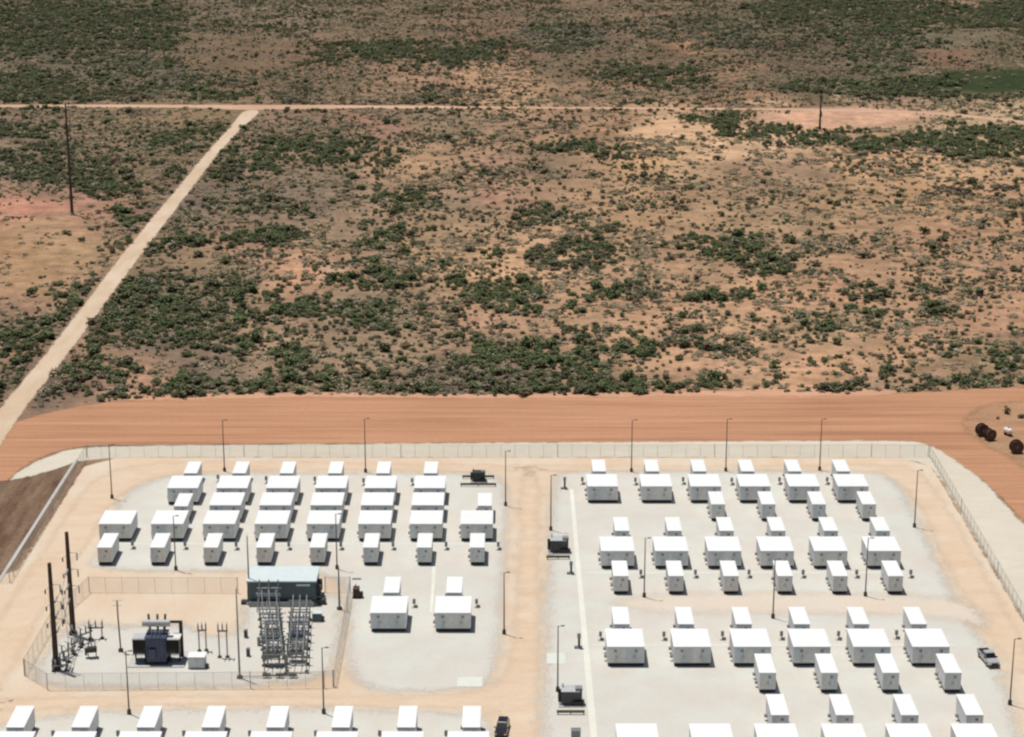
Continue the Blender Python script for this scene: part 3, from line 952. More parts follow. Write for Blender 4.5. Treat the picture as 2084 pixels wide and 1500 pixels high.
def breaker(x, y, label, rz=0, s=1.0, mat='greenbox'):
    b = G(x, y, ZP)
    root = thing('circuit_breaker', label, 'circuit breaker', b, rz, 'substation circuit breakers')
    for sx in (-1, 1):
        for sy in (-1, 1):
            MB().box(sx * .8 * s - .07, sx * .8 * s + .07, sy * .45 * s - .07, sy * .45 * s + .07, 0, 1.3 * s).obj('leg', 'steel', root)
    MB().box(-1.0 * s, 1.0 * s, -.6 * s, .6 * s, 1.3 * s, 2.3 * s).obj('tank', mat, root, .04)
    MB().box(-1.45 * s, -1.02 * s, -.4 * s, .4 * s, .7 * s, 2.1 * s).obj('control_box', mat, root)
    for i in range(3):
        for sy in (-1, 1):
            p = MB()
            p.shed((0, 0, 0), 1.25 * s, .13 * s, 8, 5)
            o = p.obj('bushing', 'insul', root)
            o.location = ((-.65 + .65 * i) * s, sy * .3 * s, 2.3 * s)
            o.rotation_euler = (-sy * .35, 0, 0)
    return root


switch_stand(132, 1352, R(60), 'dark low switch stand nearest the front tall pole', h=1.0, wdt=2.4, dark=True)
switch_stand(156, 1322, R(60), 'dark low switch stand halfway between the tall poles', h=1.2, wdt=2.6, dark=True)
switch_stand(196, 1300, R(4), 'dark switch stand with upright insulators right of the rear tall pole', h=1.9, wdt=2.6, dark=True)
breaker(188, 1338, 'squat dark circuit breaker on legs near the tall poles', R(10), .8, 'dark')


# ------------------------------------------------------------------ power transformer
def power_transformer():
    b = G(318, 1356, ZP)
    pad = MB().box(-4.6, 4.6, -.6, 5.6, 0, .16).obj('transformer_pad', 'conc')
    pad.location = b
    struct(pad)
    root = thing('power_transformer', 'large navy power transformer with black radiators and pale conservator tank', 'transformer', b + Vector((0, 0, .16)))
    t = MB()
    t.box(-1.7, 1.7, .4, 3.6, .3, 3.7)
    tank = t.obj('tank', 'navy', root, .06)
    for i in range(5):
        MB().box(-1.6 + i * .72, -1.48 + i * .72, .26, .40, .5, 3.5).obj('stiffener', 'navy', tank)
    MB().box(-1.85, 1.85, .25, 3.75, 3.7, 3.86).obj('lid', 'navy', root)
    MB().box(-1.9, 1.9, .3, 3.7, 0, .3).obj('skid', 'black', root)
    for sx in (-1, 1):
        hx = MB().box(sx * 2.95 - 1.1, sx * 2.95 + 1.1, .9, 1.0, 3.40, 3.56).obj('radiator', 'padgrey', root)
        for j in range(8):
            MB().box(sx * 2.95 - 1.08 + j * .275, sx * 2.95 - .98 + j * .275, .75, 3.2, 1.15, 3.40).obj('radiator_fin', 'black', hx)
        MB().box(sx * 2.95 - 1.12, sx * 2.95 + 1.12, .7, 3.25, 3.402, 3.50).obj('radiator_top', 'plastic' if sx > 0 else 'padgrey', hx)
        MB().tube((sx * 1.7, 1.6, 3.2), (sx * 1.95, 1.6, 3.2), .14, .14, 8).obj('pipe', 'navy', root)
        MB().box(sx * 2.95 - .9, sx * 2.95 - .75, 1.6, 2.2, 0, 1.15).obj('support', 'black', root)
        MB().box(sx * 2.95 + .75, sx * 2.95 + .9, 1.6, 2.2, 0, 1.15).obj('support', 'black', root)
    MB().tube((-2.4, 2.2, 5.3), (2.3, 2.2, 5.3), .48, .48, 16).obj('conservator', 'padgrey', root)
    for sx in (-1.2, 1.2):
        MB().box(sx - .1, sx + .1, 2.1, 2.3, 3.86, 4.86).obj('bracket', 'navy', root)
    for i, x in enumerate((-1.7, -.05, 1.4)):
        p = MB().shed((0, 0, 0), 2.3, .26, 10, 8).obj('high_voltage_bushing', 'insuld' if i != 1 else 'greenbox', root)
        p.location = (x * .8, 3.3, 3.86)
        p.rotation_euler = (-.12, (x * .06), 0)
    for i in range(3):
        MB().shed((-.7 + i * .7, .9, 3.86), .9, .16, 8, 4).obj('low_voltage_bushing', 'insul', root)
    MB().box(-1.2, .0, .02, .40, .9, 2.3).obj('control_cabinet', 'navy', root)
    root.scale = (.95, 1, 1.22)
    MB().box(3.6, 4.2, 3.3, 3.6, 0, 5.2).obj('fire_riser', 'black', root)
    MB().box(2.2, 3.6, 3.3, 3.6, 4.9, 5.2).obj('riser_arm', 'black', root)
    return root


power_transformer()
gb = G(400, 1362, ZP)
cab = thing('grey_cabinet', 'pale grey metal cabinet right of the power transformer', 'cabinet', gb)
MB().box(-1.45, 1.45, 0, 2.2, 0, .15).obj('plinth', 'conc', cab)
MB().box(-1.35, 1.35, .1, 2.1, .15, 2.0).obj('body', 'padgrey', cab, .03)
for i in range(2):
    MB().box(-1.28 + i * 1.3, -.04 + i * 1.3, .05, .1, .25, 1.9).obj('door', 'door', cab)
MB().box(-1.42, 1.42, .03, 2.17, 2.0, 2.08).obj('roof', 'white', cab)
MB().box(1.45, 1.95, .2, .7, .0, .7).obj('junction_or_shade_box', 'dark', cab)

# slim mast with small crossarms left of the transformer
b = G(246, 1326, ZP)
h = ZT(b.y, 1222) - ZP
mst = thing('surge_mast', 'slim tan mast with two small crossarms left of the transformer', 'mast', b)
MB().box(-.35, .35, -.3, .3, 0, .5).obj('footing', 'footing', mst)
MB().tube((0, 0, .5), (-.15, 0, h * .72), .13, .12, 8).obj('shaft', 'bronze', mst)
MB().shed((-.15, 0, h * .72), h * .28, .17, 8, 7).obj('insulator', 'insul', mst)
for z in (h * .90, h):
    MB().tube((-.95, 0, z), (.65, 0, z), .05, .05, 6).obj('crossarm', 'galv', mst)


def tall_mast(xb, yb, yt, label, r=.17):
    b = G(xb, yb, ZP)
    h = ZT(b.y, yt) - ZP
    root = thing('lightning_mast', label, 'mast', b, 0, 'lightning masts of the substation')
    MB().tube((0, 0, 0), (0, 0, .4), .5, .45, 12).obj('footing', 'footing', root)
    MB().tube((0, 0, .4), (0, 0, h * .96), r, r * .55, 8).obj('shaft', 'steel', root)
    MB().tube((0, 0, h * .96), (0, 0, h), .03, .015, 6).obj('spike', 'galv', root)


tall_mast(488, 1380, 1190, 'tall grey mast left of the bus structures')
tall_mast(508, 1226, 1085, 'tall grey mast at left corner of the control building')
tall_mast(691, 1240, 1150, 'tall grey mast at right fence of the substation', .2)


# ------------------------------------------------------------------ control building
def control_building():
    z1 = 4.3
    f = G(574, 1231, ZP)
    root = thing('control_building', 'dark teal control building with a pale blue-white flat roof', 'building', f)
    wd, dp = 11.9, 6.2
    hw = wd / 2
    MB().box(-hw - .2, hw + .2, -.2, dp + .2, 0, .4).obj('plinth', 'conc', root)
    MB().box(-hw, hw, 0, dp, .4, z1).obj('wall', 'teal', root)
    n = 14
    for i in range(n):
        x = -hw + .12 + (wd - .24) * i / n
        MB().box(x + .02, x + (wd - .24) / n - .02, -.06, .0, .5, z1 - .1).obj('cladding_panel', 'teal', root)
    r = MB()
    r.loft([[(-hw - .15, -.2, z1), (hw + .15, -.2, z1), (hw + .15, dp + .2, z1), (-hw - .15, dp + .2, z1)],
            [(-hw - .15, -.2, z1 + .22), (hw + .15, -.2, z1 + .22), (hw + .15, dp + .2, z1 + .34), (-hw - .15, dp + .2, z1 + .34)]])
    r.obj('roof', 'roofblue', root)
    MB().box(2.6, 5.0, -.16, -.06, z1 - .75, z1 - .35).obj('sign_board', 'roofblue', root)
    for y in (1.2, 3.6):
        MB().box(hw, hw + .75, y, y + 1.1, 1.2, 3.0).obj('air_conditioner', 'dark', root, .03)
    MB().box(hw, hw + 1.7, -.05, 1.0, .0, .9).obj('steps', 'dark', root)
    MB().box(-hw - 1.2, -hw, .1, 1.2, .0, .55).obj('landing', 'dark', root)
    MB().box(-hw - .06, -hw, .2, 1.2, .5, 2.6).obj('door', 'dark', root)
    MB().box(-hw + .3, hw - .3, -.95, -.5, 0, .9).obj('cable_trough', 'steel', root)
    return root


control_building()


# ------------------------------------------------------------------ bus structures
def bus_structure(xc, y_front, y_back, wd, nb, label, mat, hh):
    """long narrow steel frame: portal frames one behind another, pipe buses on insulators along the top"""
    a = G(xc[0], y_front, ZP)
    c = G(xc[1], y_back, ZP)
    root = thing('bus_structure', label, 'steel structure', a, 0, 'substation bus structures')
    dx, ln = c.x - a.x, c.y - a.y
    tops = []
    for k in range(nb):
        t = k / (nb - 1)
        x, y = dx * t, ln * t
        h = hh[k % len(hh)]
        for sx in (-1, 1):
            MB().box(x + sx * wd / 2 - .08, x + sx * wd / 2 + .08, y - .08, y + .08, 0, h).obj('column', mat, root)
            MB().box(x + sx * wd / 2 - .3, x + sx * wd / 2 + .3, y - .3, y + .3, 0, .25).obj('footing', 'footing', root)
        bm = MB().box(x - wd / 2 - .35, x + wd / 2 + .35, y - .10, y + .10, h + .06, h + .26).obj('crossbeam', mat, root)
        MB().box(x - wd / 2 + .11, x + wd / 2 - .11, y - .08, y + .08, h * .55, h * .55 + .16).obj('lower_beam', mat, root)
        for j in range(3):
            xx = x - wd * .36 + wd * .36 * j
            MB().tube((xx + .12, y - .16, h + 1.1), (xx + .12, y - .5, h * .62), .035, .035, 5).obj('drop_conductor', 'galv', root)
            MB().shed((xx, y, h + .26), .95, .15, 8, 5).obj('insulator', 'insul', root)
        if k % 2 == 0:
            MB().tube((x - wd / 2 + .1, y, .3), (x + wd / 2 - .1, y, h - .1), .05, .05, 6).obj('brace', mat, root)
        tops.append((x, y, h + 1.21))
    for j in range(3):
        for k in range(nb - 1):
            p, q = tops[k], tops[k + 1]
            o = -wd * .36 + wd * .36 * j
            MB().tube((p[0] + o, p[1], p[2] + .06), (q[0] + o, q[1], q[2] + .06), .06, .06, 6).obj('bus_pipe', 'galv', root)
    return root


bus_structure((560, 549), 1372, 1262, 3.4, 8, 'left steel bus structure with pipe buses before the control building', 'steel', (3.2, 4.3, 3.6))
bus_structure((604, 612), 1368, 1262, 3.2, 8, 'right steel bus structure beside the substation fence', 'steel', (2.6, 3.4, 3.0))
a_t = G(548, 1246, ZP)
tw = thing('bus_tower', 'tall pale grey A-frame of three masts before the control building', 'steel structure', a_t)
for i in range(3):
    x = -1.9 + i * 1.6
    MB().tube((x - .2, 0, 0), (x + .35, .4, 5.0), .11, .08, 8).obj('mast', 'galv', tw)
    MB().shed((x + .35, .4, 5.0), .9, .15, 8, 5).obj('insulator', 'insul', tw)
MB().box(-2.2, 2.0, .1, .3, 3.3, 3.5).obj('crossbeam', 'galv', tw)
MB().box(-2.0, 2.1, .2, .4, 4.3, 4.45).obj('crossbeam', 'galv', tw)
for i, (x, y, s, mt) in enumerate([(556, 1283, .95, 'padgrey'), (555, 1318, 1.15, 'greenbox'), (557, 1354, 1.2, 'greenbox'), (611, 1284, .95, 'padgrey'), (608, 1316, 1.15, 'navy'), (605, 1345, 1.0, 'greenbox')]):
    breaker(x, y, ('grey' if mt == 'padgrey' else 'dark') + ' circuit breaker under the ' + ('left' if x < 580 else 'right') + ' bus structure, ' + ('rear', 'middle', 'front')[i % 3] + ' one', 0, s, mt)
tx = G(645, 1266, ZP)
tb = thing('service_transformer', 'small teal-grey box transformer at right end of the bus structures', 'transformer', tx)
MB().box(-.9, .9, -.2, 1.5, 0, .15).obj('plinth', 'conc', tb)
MB().box(-.8, .8, 0, 1.3, .15, 1.5).obj('body', 'teal', tb, .03)
MB().box(-.84, .84, -.04, 1.34, 1.5, 1.58).obj('lid', 'roofblue', tb)
MB().box(.8, 1.25, .1, .6, .15, .9).obj('control_box', 'dark', tb)
for (x, y, rz, lb) in [(500, 1298, 12, 'small dark switch cabinet beside the tall mast, rear one'), (505, 1336, 8, 'small dark switch cabinet beside the tall mast, front one'),
                       (527, 1314, 0, 'small grey loop-topped cabinet left of the bus structure')]:
    o = thing('switch_cabinet', lb, 'cabinet', G(x, y, ZP), R(-rz), 'small substation cabinets')
    MB().box(-.28, .28, -.2, .5, 0, .12).obj('plinth', 'conc', o)
    MB().box(-.24, .24, -.15, .45, .12, 1.35).obj('body', 'dark' if rz else 'steel', o)
    MB().box(-.27, .27, -.18, .48, 1.35, 1.41).obj('lid', 'steel', o)
tr = G(575, 1380, ZP)
ct = thing('cable_trench_rack', 'low dark cable rack along front of the bus structures', 'rack', tr)
for i in range(3):
    MB().box(-3.2 + i * 2.1, -1.9 + i * 2.1, -.2, .35, .35, .75).obj('terminal_box', 'dark', ct)
    MB().box(-2.65 + i * 2.1, -2.45 + i * 2.1, -.05, .15, 0, .35).obj('leg', 'steel', ct)
MB().tube((-6.6, .1, .28), (2.6, .1, .28), .07, .07, 6).obj('conduit', 'steel', ct)


# ------------------------------------------------------------------ auxiliary transformers with guard rails
def aux_transformer(x, y, s, label, rails, mat='slate', white=True):
    b = G(x, y, ZP)
    root = thing('pad_transformer', label, 'transformer', b, 0, 'pad-mounted transformers')
    MB().box(-1.75 * s, 1.75 * s, -.3 * s, 2.5 * s, 0, .14).obj('plinth', 'conc', root)
    MB().box(-1.3 * s, 1.4 * s, .2 * s, 2.1 * s, .14, 2.0 * s).obj('tank', mat, root, .04)
    MB().box(-1.36 * s, 1.1 * s, .1 * s, 2.2 * s, 2.0 * s, 2.0 * s + .1).obj('lid', 'padgrey' if white else mat, root)
    MB().box(.5 * s, 1.45 * s, .3 * s, 1.3 * s, 2.1 * s + .0, 2.45 * s).obj('hood', 'vent', root)
    for j in range(4):
        MB().box(-1.75 * s, -1.32 * s, (.35 + .42 * j) * s, (.47 + .42 * j) * s, .5 * s, 1.75 * s).obj('radiator_fin', 'black', root)
    MB().box(.2 * s, 1.55 * s, -.12 * s, .2 * s, .14, .75 * s).obj('terminal_box', 'black', root)
    MB().shed((-1.1 * s, 1.6 * s, 2.0 * s + .1), .5 * s, .12, 8, 3).obj('bushing', 'insul', root)
    for (rx0, rx1, ry, k) in rails:
        p0, p1 = G(rx0, ry, ZP), G(rx1, ry, ZP)
        rr = thing('guard_rail', f'low brown guard rail {k}', 'guard rail', p0, 0, 'guard rails before the transformers')
        ln = p1.x - p0.x
        MB().box(0, ln, -.12, .12, .30, .72).obj('rail', 'rail', rr)
        for q in range(3):
            MB().box(.1 + q * (ln - .35) / 2, .25 + q * (ln - .35) / 2, -.07, .07, 0, .30).obj('post', 'rail', rr)


aux_transformer(1138, 1127, 1.22, 'dark grey pad transformer beside the middle drive, rear left of right block', [(1112, 1160, 1138, 'before the rear transformer of right block')])
aux_transformer(1163, 1438, 1.18, 'dark grey pad transformer at the front left of right block', [(1133, 1190, 1454, 'before the front transformer of right block')])
aux_transformer(974, 982, .95, 'dark transformer between two rails at rear right of left block', [(941, 1006, 974, 'behind the rear transformer of left block'), (937, 1010, 990, 'before the rear transformer of left block')], 'dark', False)


def bollard_meter(x, y, h, label):
    o = thing('meter_post', label, 'meter post', G(x, y, ZP), 0, 'meter posts along the cable strip')
    MB().box(-.75, .55, -.3, .35, 0, .3).obj('base', 'steel', o)
    MB().box(-.16, .22, -.12, .16, .3, h * .75).obj('post', 'rust', o)
    MB().box(-.28, .3, -.2, .2, h * .72, h).obj('meter_box', 'steel', o)


bollard_meter(1149, 995, 2.5, 'dark meter post at rear end of the cable strip')
bollard_meter(1162, 1168, 2.4, 'dark meter post right of the rear pad transformer')
bollard_meter(1178, 1319, 2.6, 'dark meter post beside the cable strip before the third cluster')
o = thing('utility_cabinet', 'plain grey utility cabinet at the bottom edge left of the cable strip', 'cabinet', G(1172, 1512, ZP))
MB().box(-.8, .8, -.1, 1.2, 0, .12).obj('plinth', 'conc', o)
MB().box(-.7, .7, 0, 1.1, .12, 1.9).obj('body', 'vent', o, .03)
MB().box(-.74, .74, -.04, 1.14, 1.9, 1.97).obj('lid', 'steel', o)
o = thing('generator_box', 'small dark brown generator standing right of the substation fence', 'generator', G(727, 1218, ZP))
MB().box(-.85, .85, -.1, 1.7, 0, .15).obj('skid', 'black', o)
MB().box(-.75, .35, 0, 1.6, .15, 1.75).obj('housing', 'wood', o, .04)
MB().box(.35, 1.0, .0, .9, .15, 1.0).obj('fuel_tank', 'black', o)
MB().tube((-.3, 1.0, 1.75), (-.3, 1.0, 2.3), .08, .08, 8).obj('exhaust', 'black', o)
o = thing('parking_block', 'low grey block on the gravel behind the small generator', 'block', G(726, 1179, ZP))
MB().box(-.8, .8, -.15, .15, 0, .22).obj('block', 'steel', o, .03)


# ------------------------------------------------------------------ vehicles
def wheel(root, x, y, r=.39):
    s = 1 if x > 0 else -1
    t = MB().tube((x - s * .13, y, r), (x + s * .13, y, r), r, r, 16).obj('wheel', 'tyre', root)
    MB().tube((x + s * .125, y, r), (x + s * .145, y, r), r * .6, r * .55, 12).obj('rim', 'galv', t)


def ring(y, hw, z0, z1, t=.08):
    return [(-hw, y, z0), (hw, y, z0), (hw + 0, y, (z0 + z1) / 2), (hw - t, y, z1), (-hw + t, y, z1), (-hw, y, (z0 + z1) / 2)]


def pickup(x, y, rz):
    root = thing('pickup_truck', 'grey-white pickup truck parked near the right fence', 'pickup truck', G(x, y, ZP), rz)
    b = MB()                      # nose towards -y
    b.loft([ring(-2.85, .82, .55, .95), ring(-2.75, .95, .45, 1.10), ring(-1.35, .98, .42, 1.18), ring(-1.2, .98, .42, 1.16), ring(.75, .98, .42, 1.16), ring(.8, .98, .42, .80), ring(2.7, .96, .50, .80), ring(2.8, .95, .55, .80)])
    b.obj('body', 'carwhite', root, .04)
    cb = MB()
    cb.loft([[(-.88, -1.35, 1.17), (.88, -1.35, 1.17), (.88, .75, 1.17), (-.88, .75, 1.17)], [(-.72, -.62, 1.78), (.72, -.62, 1.78), (.74, .52, 1.80), (-.74, .52, 1.80)]])
    cab_ = cb.obj('cab', 'glass', root)
    MB().loft([[(-.76, -.66, 1.785), (.76, -.66, 1.785), (.78, .56, 1.805), (-.78, .56, 1.805)], [(-.70, -.58, 1.86), (.70, -.58, 1.86), (.70, .48, 1.87), (-.70, .48, 1.87)]]).obj('roof', 'carwhite', cab_)
    for sx in (-1, 1):
        MB().box(sx * .91 - .05, sx * .91 + .05, .82, 2.75, .81, 1.18).obj('bed_side', 'carwhite', root)
        for yy in (-1.0, .0, .72):
            MB().box(sx * .87 - .05, sx * .87 + .05, yy - .05, yy + .05, 1.17, 1.3).obj('pillar', 'carwhite', root)
        MB().box(sx * .72 - .16, sx * .72 + .16, -2.90, -2.80, .72, .90).obj('headlight', 'plastic', root)
        MB().box(sx * 1.06 - .10, sx * 1.06 + .10, -1.05, -.88, 1.10, 1.30).obj('mirror', 'black', root)
        wheel(root, sx * .88, -1.85)
        wheel(root, sx * .88, 1.75)
    MB().box(-.95, .95, 2.72, 2.80, .81, 1.18).obj('tailgate', 'carwhite', root)
    MB().box(-.86, .86, .86, 2.70, .81, .84).obj('bed_floor', 'dark', root)
    MB().box(-.9, .9, -2.95, -2.80, .42, .62).obj('bumper', 'dark', root)
    MB().box(-.52, .52, -2.88, -2.80, .66, .94).obj('grille', 'black', root)
    return root


def suv(x, y, rz):
    root = thing('parked_car', 'black car at the bottom edge beside the middle drive', 'car', G(x, y, ZP), rz)
    b = MB()
    b.loft([ring(-2.4, .80, .45, .85), ring(-2.3, .93, .38, .98), ring(-1.1, .96, .34, 1.08), ring(-.9, .96, .34, 1.10), ring(2.2, .96, .36, 1.12), ring(2.4, .90, .45, 1.0)])
    b.obj('body', 'carblack', root, .05)
    g = MB()
    g.loft([[(-.88, -1.1, 1.09), (.88, -1.1, 1.09), (.88, 2.3, 1.11), (-.88, 2.3, 1.11)], [(-.70, -.25, 1.62), (.70, -.25, 1.62), (.68, 1.9, 1.62), (-.68, 1.9, 1.62)]])
    cabn = g.obj('windows', 'glass', root)
    MB().loft([[(-.74, -.30, 1.625), (.74, -.30, 1.625), (.72, 1.95, 1.625), (-.72, 1.95, 1.625)], [(-.62, -.1, 1.72), (.62, -.1, 1.72), (.60, 1.75, 1.72), (-.60, 1.75, 1.72)]]).obj('roof', 'carblack', cabn, .03)
    MB().box(-.42, .42, -.02, .75, 1.721, 1.735).obj('sunroof', 'glass', cabn)
    for sx in (-1, 1):
        MB().box(sx * .70 - .15, sx * .70 + .15, -2.45, -2.33, .66, .80).obj('headlight', 'plastic', root)
        MB().box(sx * .74 - .12, sx * .74 + .12, 2.33, 2.44, .72, .88).obj('tail_light', 'lamp', root)
        MB().box(sx * 1.02 - .10, sx * 1.02 + .10, -.92, -.76, 1.02, 1.20).obj('mirror', 'black', root)
        wheel(root, sx * .86, -1.45, .36)
        wheel(root, sx * .86, 1.5, .36)
    return root


pickup(2011, 1346, R(8))
suv(1022, 1489, R(-6))


# ------------------------------------------------------------------ cable reels by the road
def reel(x, y, r, w_, rz, label, fm='reel', cm='cable'):
    root = thing('cable_reel', label, 'cable reel', G(x, y, .02), rz, 'cable reels beside the dirt road')
    for s in (-1, 1):
        fl = MB().tube((0, s * w_ / 2 - .05, r), (0, s * w_ / 2 + .05, r), r, r, 24).obj('flange', fm, root)
        MB().tube((0, s * (w_ / 2 + .05), r), (0, s * (w_ / 2 + .08), r), r * .16, r * .16, 12).obj('hub', 'steel', fl)
    MB().tube((0, -w_ / 2 + .05, r), (0, w_ / 2 - .05, r), r * .8, r * .8, 20).obj('cable_winding', cm, root)
    for s in (-1, 1):
        MB().box(s * .62 * r - .1, s * .62 * r + .1, -w_ / 2, w_ / 2, 0, .16).obj('chock', 'wood', root)


reel(1998, 887, 1.4, 1.2, R(14), 'dark brown cable reel beside the dirt road, left one of an overlapping pair')
reel(2014, 896, 1.3, 1.2, R(24), 'dark brown cable reel beside the dirt road, right one of an overlapping pair')
reel(2068, 922, 1.45, 1.2, R(4), 'dark brown cable reel standing alone at the right edge')
wt = thing('white_tank', 'small white tank on dark legs among the cable reels', 'tank', G(2051, 886, .02), R(-60))
p = MB()
rings = []
for k in range(9):
    t = -1 + 2 * k / 8
    rr = .62 * math.sqrt(max(.06, 1 - max(0, abs(t) - .55) ** 2 / .2026))
    rings.append([(t * 1.25, rr * math.cos(2 * math.pi * i / 14), 1.1 + rr * math.sin(2 * math.pi * i / 14)) for i in range(14)])
p.loft(rings)
p.obj('vessel', 'plastic', wt)
for sx in (-.7, .7):
    MB().box(sx - .1, sx + .1, -.45, .45, 0, .62).obj('saddle', 'dark', wt)
MB().tube((0, 0, 1.7), (0, 0, 1.88), .16, .16, 10).obj('valve_cap', 'dark', wt)


# ------------------------------------------------------------------ power line poles out in the scrub
def line_pole(x, y, yt, r, arms, label, mat='rust'):
    b = G(x, y, .0)
    h = ZT(b.y, yt)
    root = thing('transmission_pole', label, 'transmission pole', b, 0, 'transmission poles in the scrub')
    MB().tube((0, 0, 0), (0, 0, .6), r * 1.6, r * 1.5, 14).obj('footing', 'conc', root)
    MB().tube((0, 0, .6), (0, 0, h), r, r * .45, 12).obj('shaft', mat, root)
    for z, s, l in arms:
        zz = h * z
        a = MB().tube((0, 0, zz), (.35, s * l, zz + .5), r * .3, r * .16, 8).obj('crossarm', mat, root)
        MB().shed((.35, s * l, zz - 1.7), 2.1, .22, 8, 6).obj('insulator', 'insuld', a)
        MB().tube((-.9, s * .5, zz - 1.2), (.9, s * .5, zz - 1.2), .10, .10, 6).obj('step_bracket', mat, root)


line_pole(147, 437, 211, .52, [(.96, -1, 2.6), (.83, -1, 3.2), (.83, 1, 3.2), (.70, -1, 2.6), (.70, 1, 2.6), (.58, -1, 2.2)], 'tall dark steel transmission pole on the pink bare dirt at left')
line_pole(1668, 266, 190, .45, [(.9, -1, 1.6), (.72, 1, 1.6), (.5, -1, 1.2)], 'short dark transmission pole on the bare pink clearing at right')


# ------------------------------------------------------------------ shrubs
def shrub_crown(seed, mat, h=.62, lobes=6, leaves=150, leaf=.17, flat=1.0):
    """unit shrub crown (radius about 1): leaf clumps spread through several lobes"""
    rg = np.random.default_rng(seed)
    vs, fs = [], []
    cen = []
    for k in range(lobes):
        a = rg.uniform(0, 2 * math.pi)
        d = rg.uniform(.1, .62)
        cen.append((d * math.cos(a), d * math.sin(a), rg.uniform(.35, .75) * h * 1.3, rg.uniform(.30, .52)))
    for i in range(leaves):
        cx, cy, cz, rr = cen[i % lobes]
        d = rg.normal(size=3)
        d /= np.linalg.norm(d)
        q = np.array([cx, cy, cz]) + d * rr * rg.uniform(.55, 1.08) * np.array([1, 1, .85 * flat])
        q[2] = max(q[2], .06)
        n = d * .55 + rg.normal(size=3) * .45 + np.array([0, 0, .85])
        n /= np.linalg.norm(n)
        u = np.cross(n, rg.normal(size=3))
        u /= np.linalg.norm(u)
        v = np.cross(n, u)
        s = leaf * rg.uniform(.6, 1.35)
        b = len(vs)
        vs += [tuple(q - u * s), tuple(q + v * s * .62), tuple(q + u * s), tuple(q - v * s * .62)]
        fs.append((b, b + 1, b + 2, b + 3))
    me = bpy.data.meshes.new('crown')
    me.from_pydata(vs, [], fs)
    me.materials.append(M[mat])
    return me


def shrub_trunk(seed):
    rg = random.Random(seed)
    b = MB()
    for k in range(5):
        a = 2 * math.pi * (k + rg.random() * .6) / 5
        m_ = (.16 * math.cos(a), .16 * math.sin(a), .26)
        e = (.42 * math.cos(a), .42 * math.sin(a), .62)
        b.tube((.03 * math.cos(a), .03 * math.sin(a), -.03), m_, .045, .03, 5)
        b.tube(m_, e, .03, .012, 5)
    return b.mesh('trunk', 'bark')


KINDS = [('leaf_dark', 'dark green'), ('leaf_green', 'green'), ('leaf_grey', 'grey-green'), ('leaf_brown', 'dry brown'), ('leaf_sage', 'pale sage')]
CROWN, TRUNK = [], [shrub_trunk(31), shrub_trunk(32)]
for k, (mt, nm) in enumerate(KINDS):
    CROWN.append([shrub_crown(100 + 10 * k + j, mt, h=(.66, .72, .55, .5, .32)[k], lobes=(7, 7, 6, 5, 8)[k], leaves=(190, 190, 150, 120, 110)[k], flat=(1, 1, 1, 1, .6)[k]) for j in range(3)])

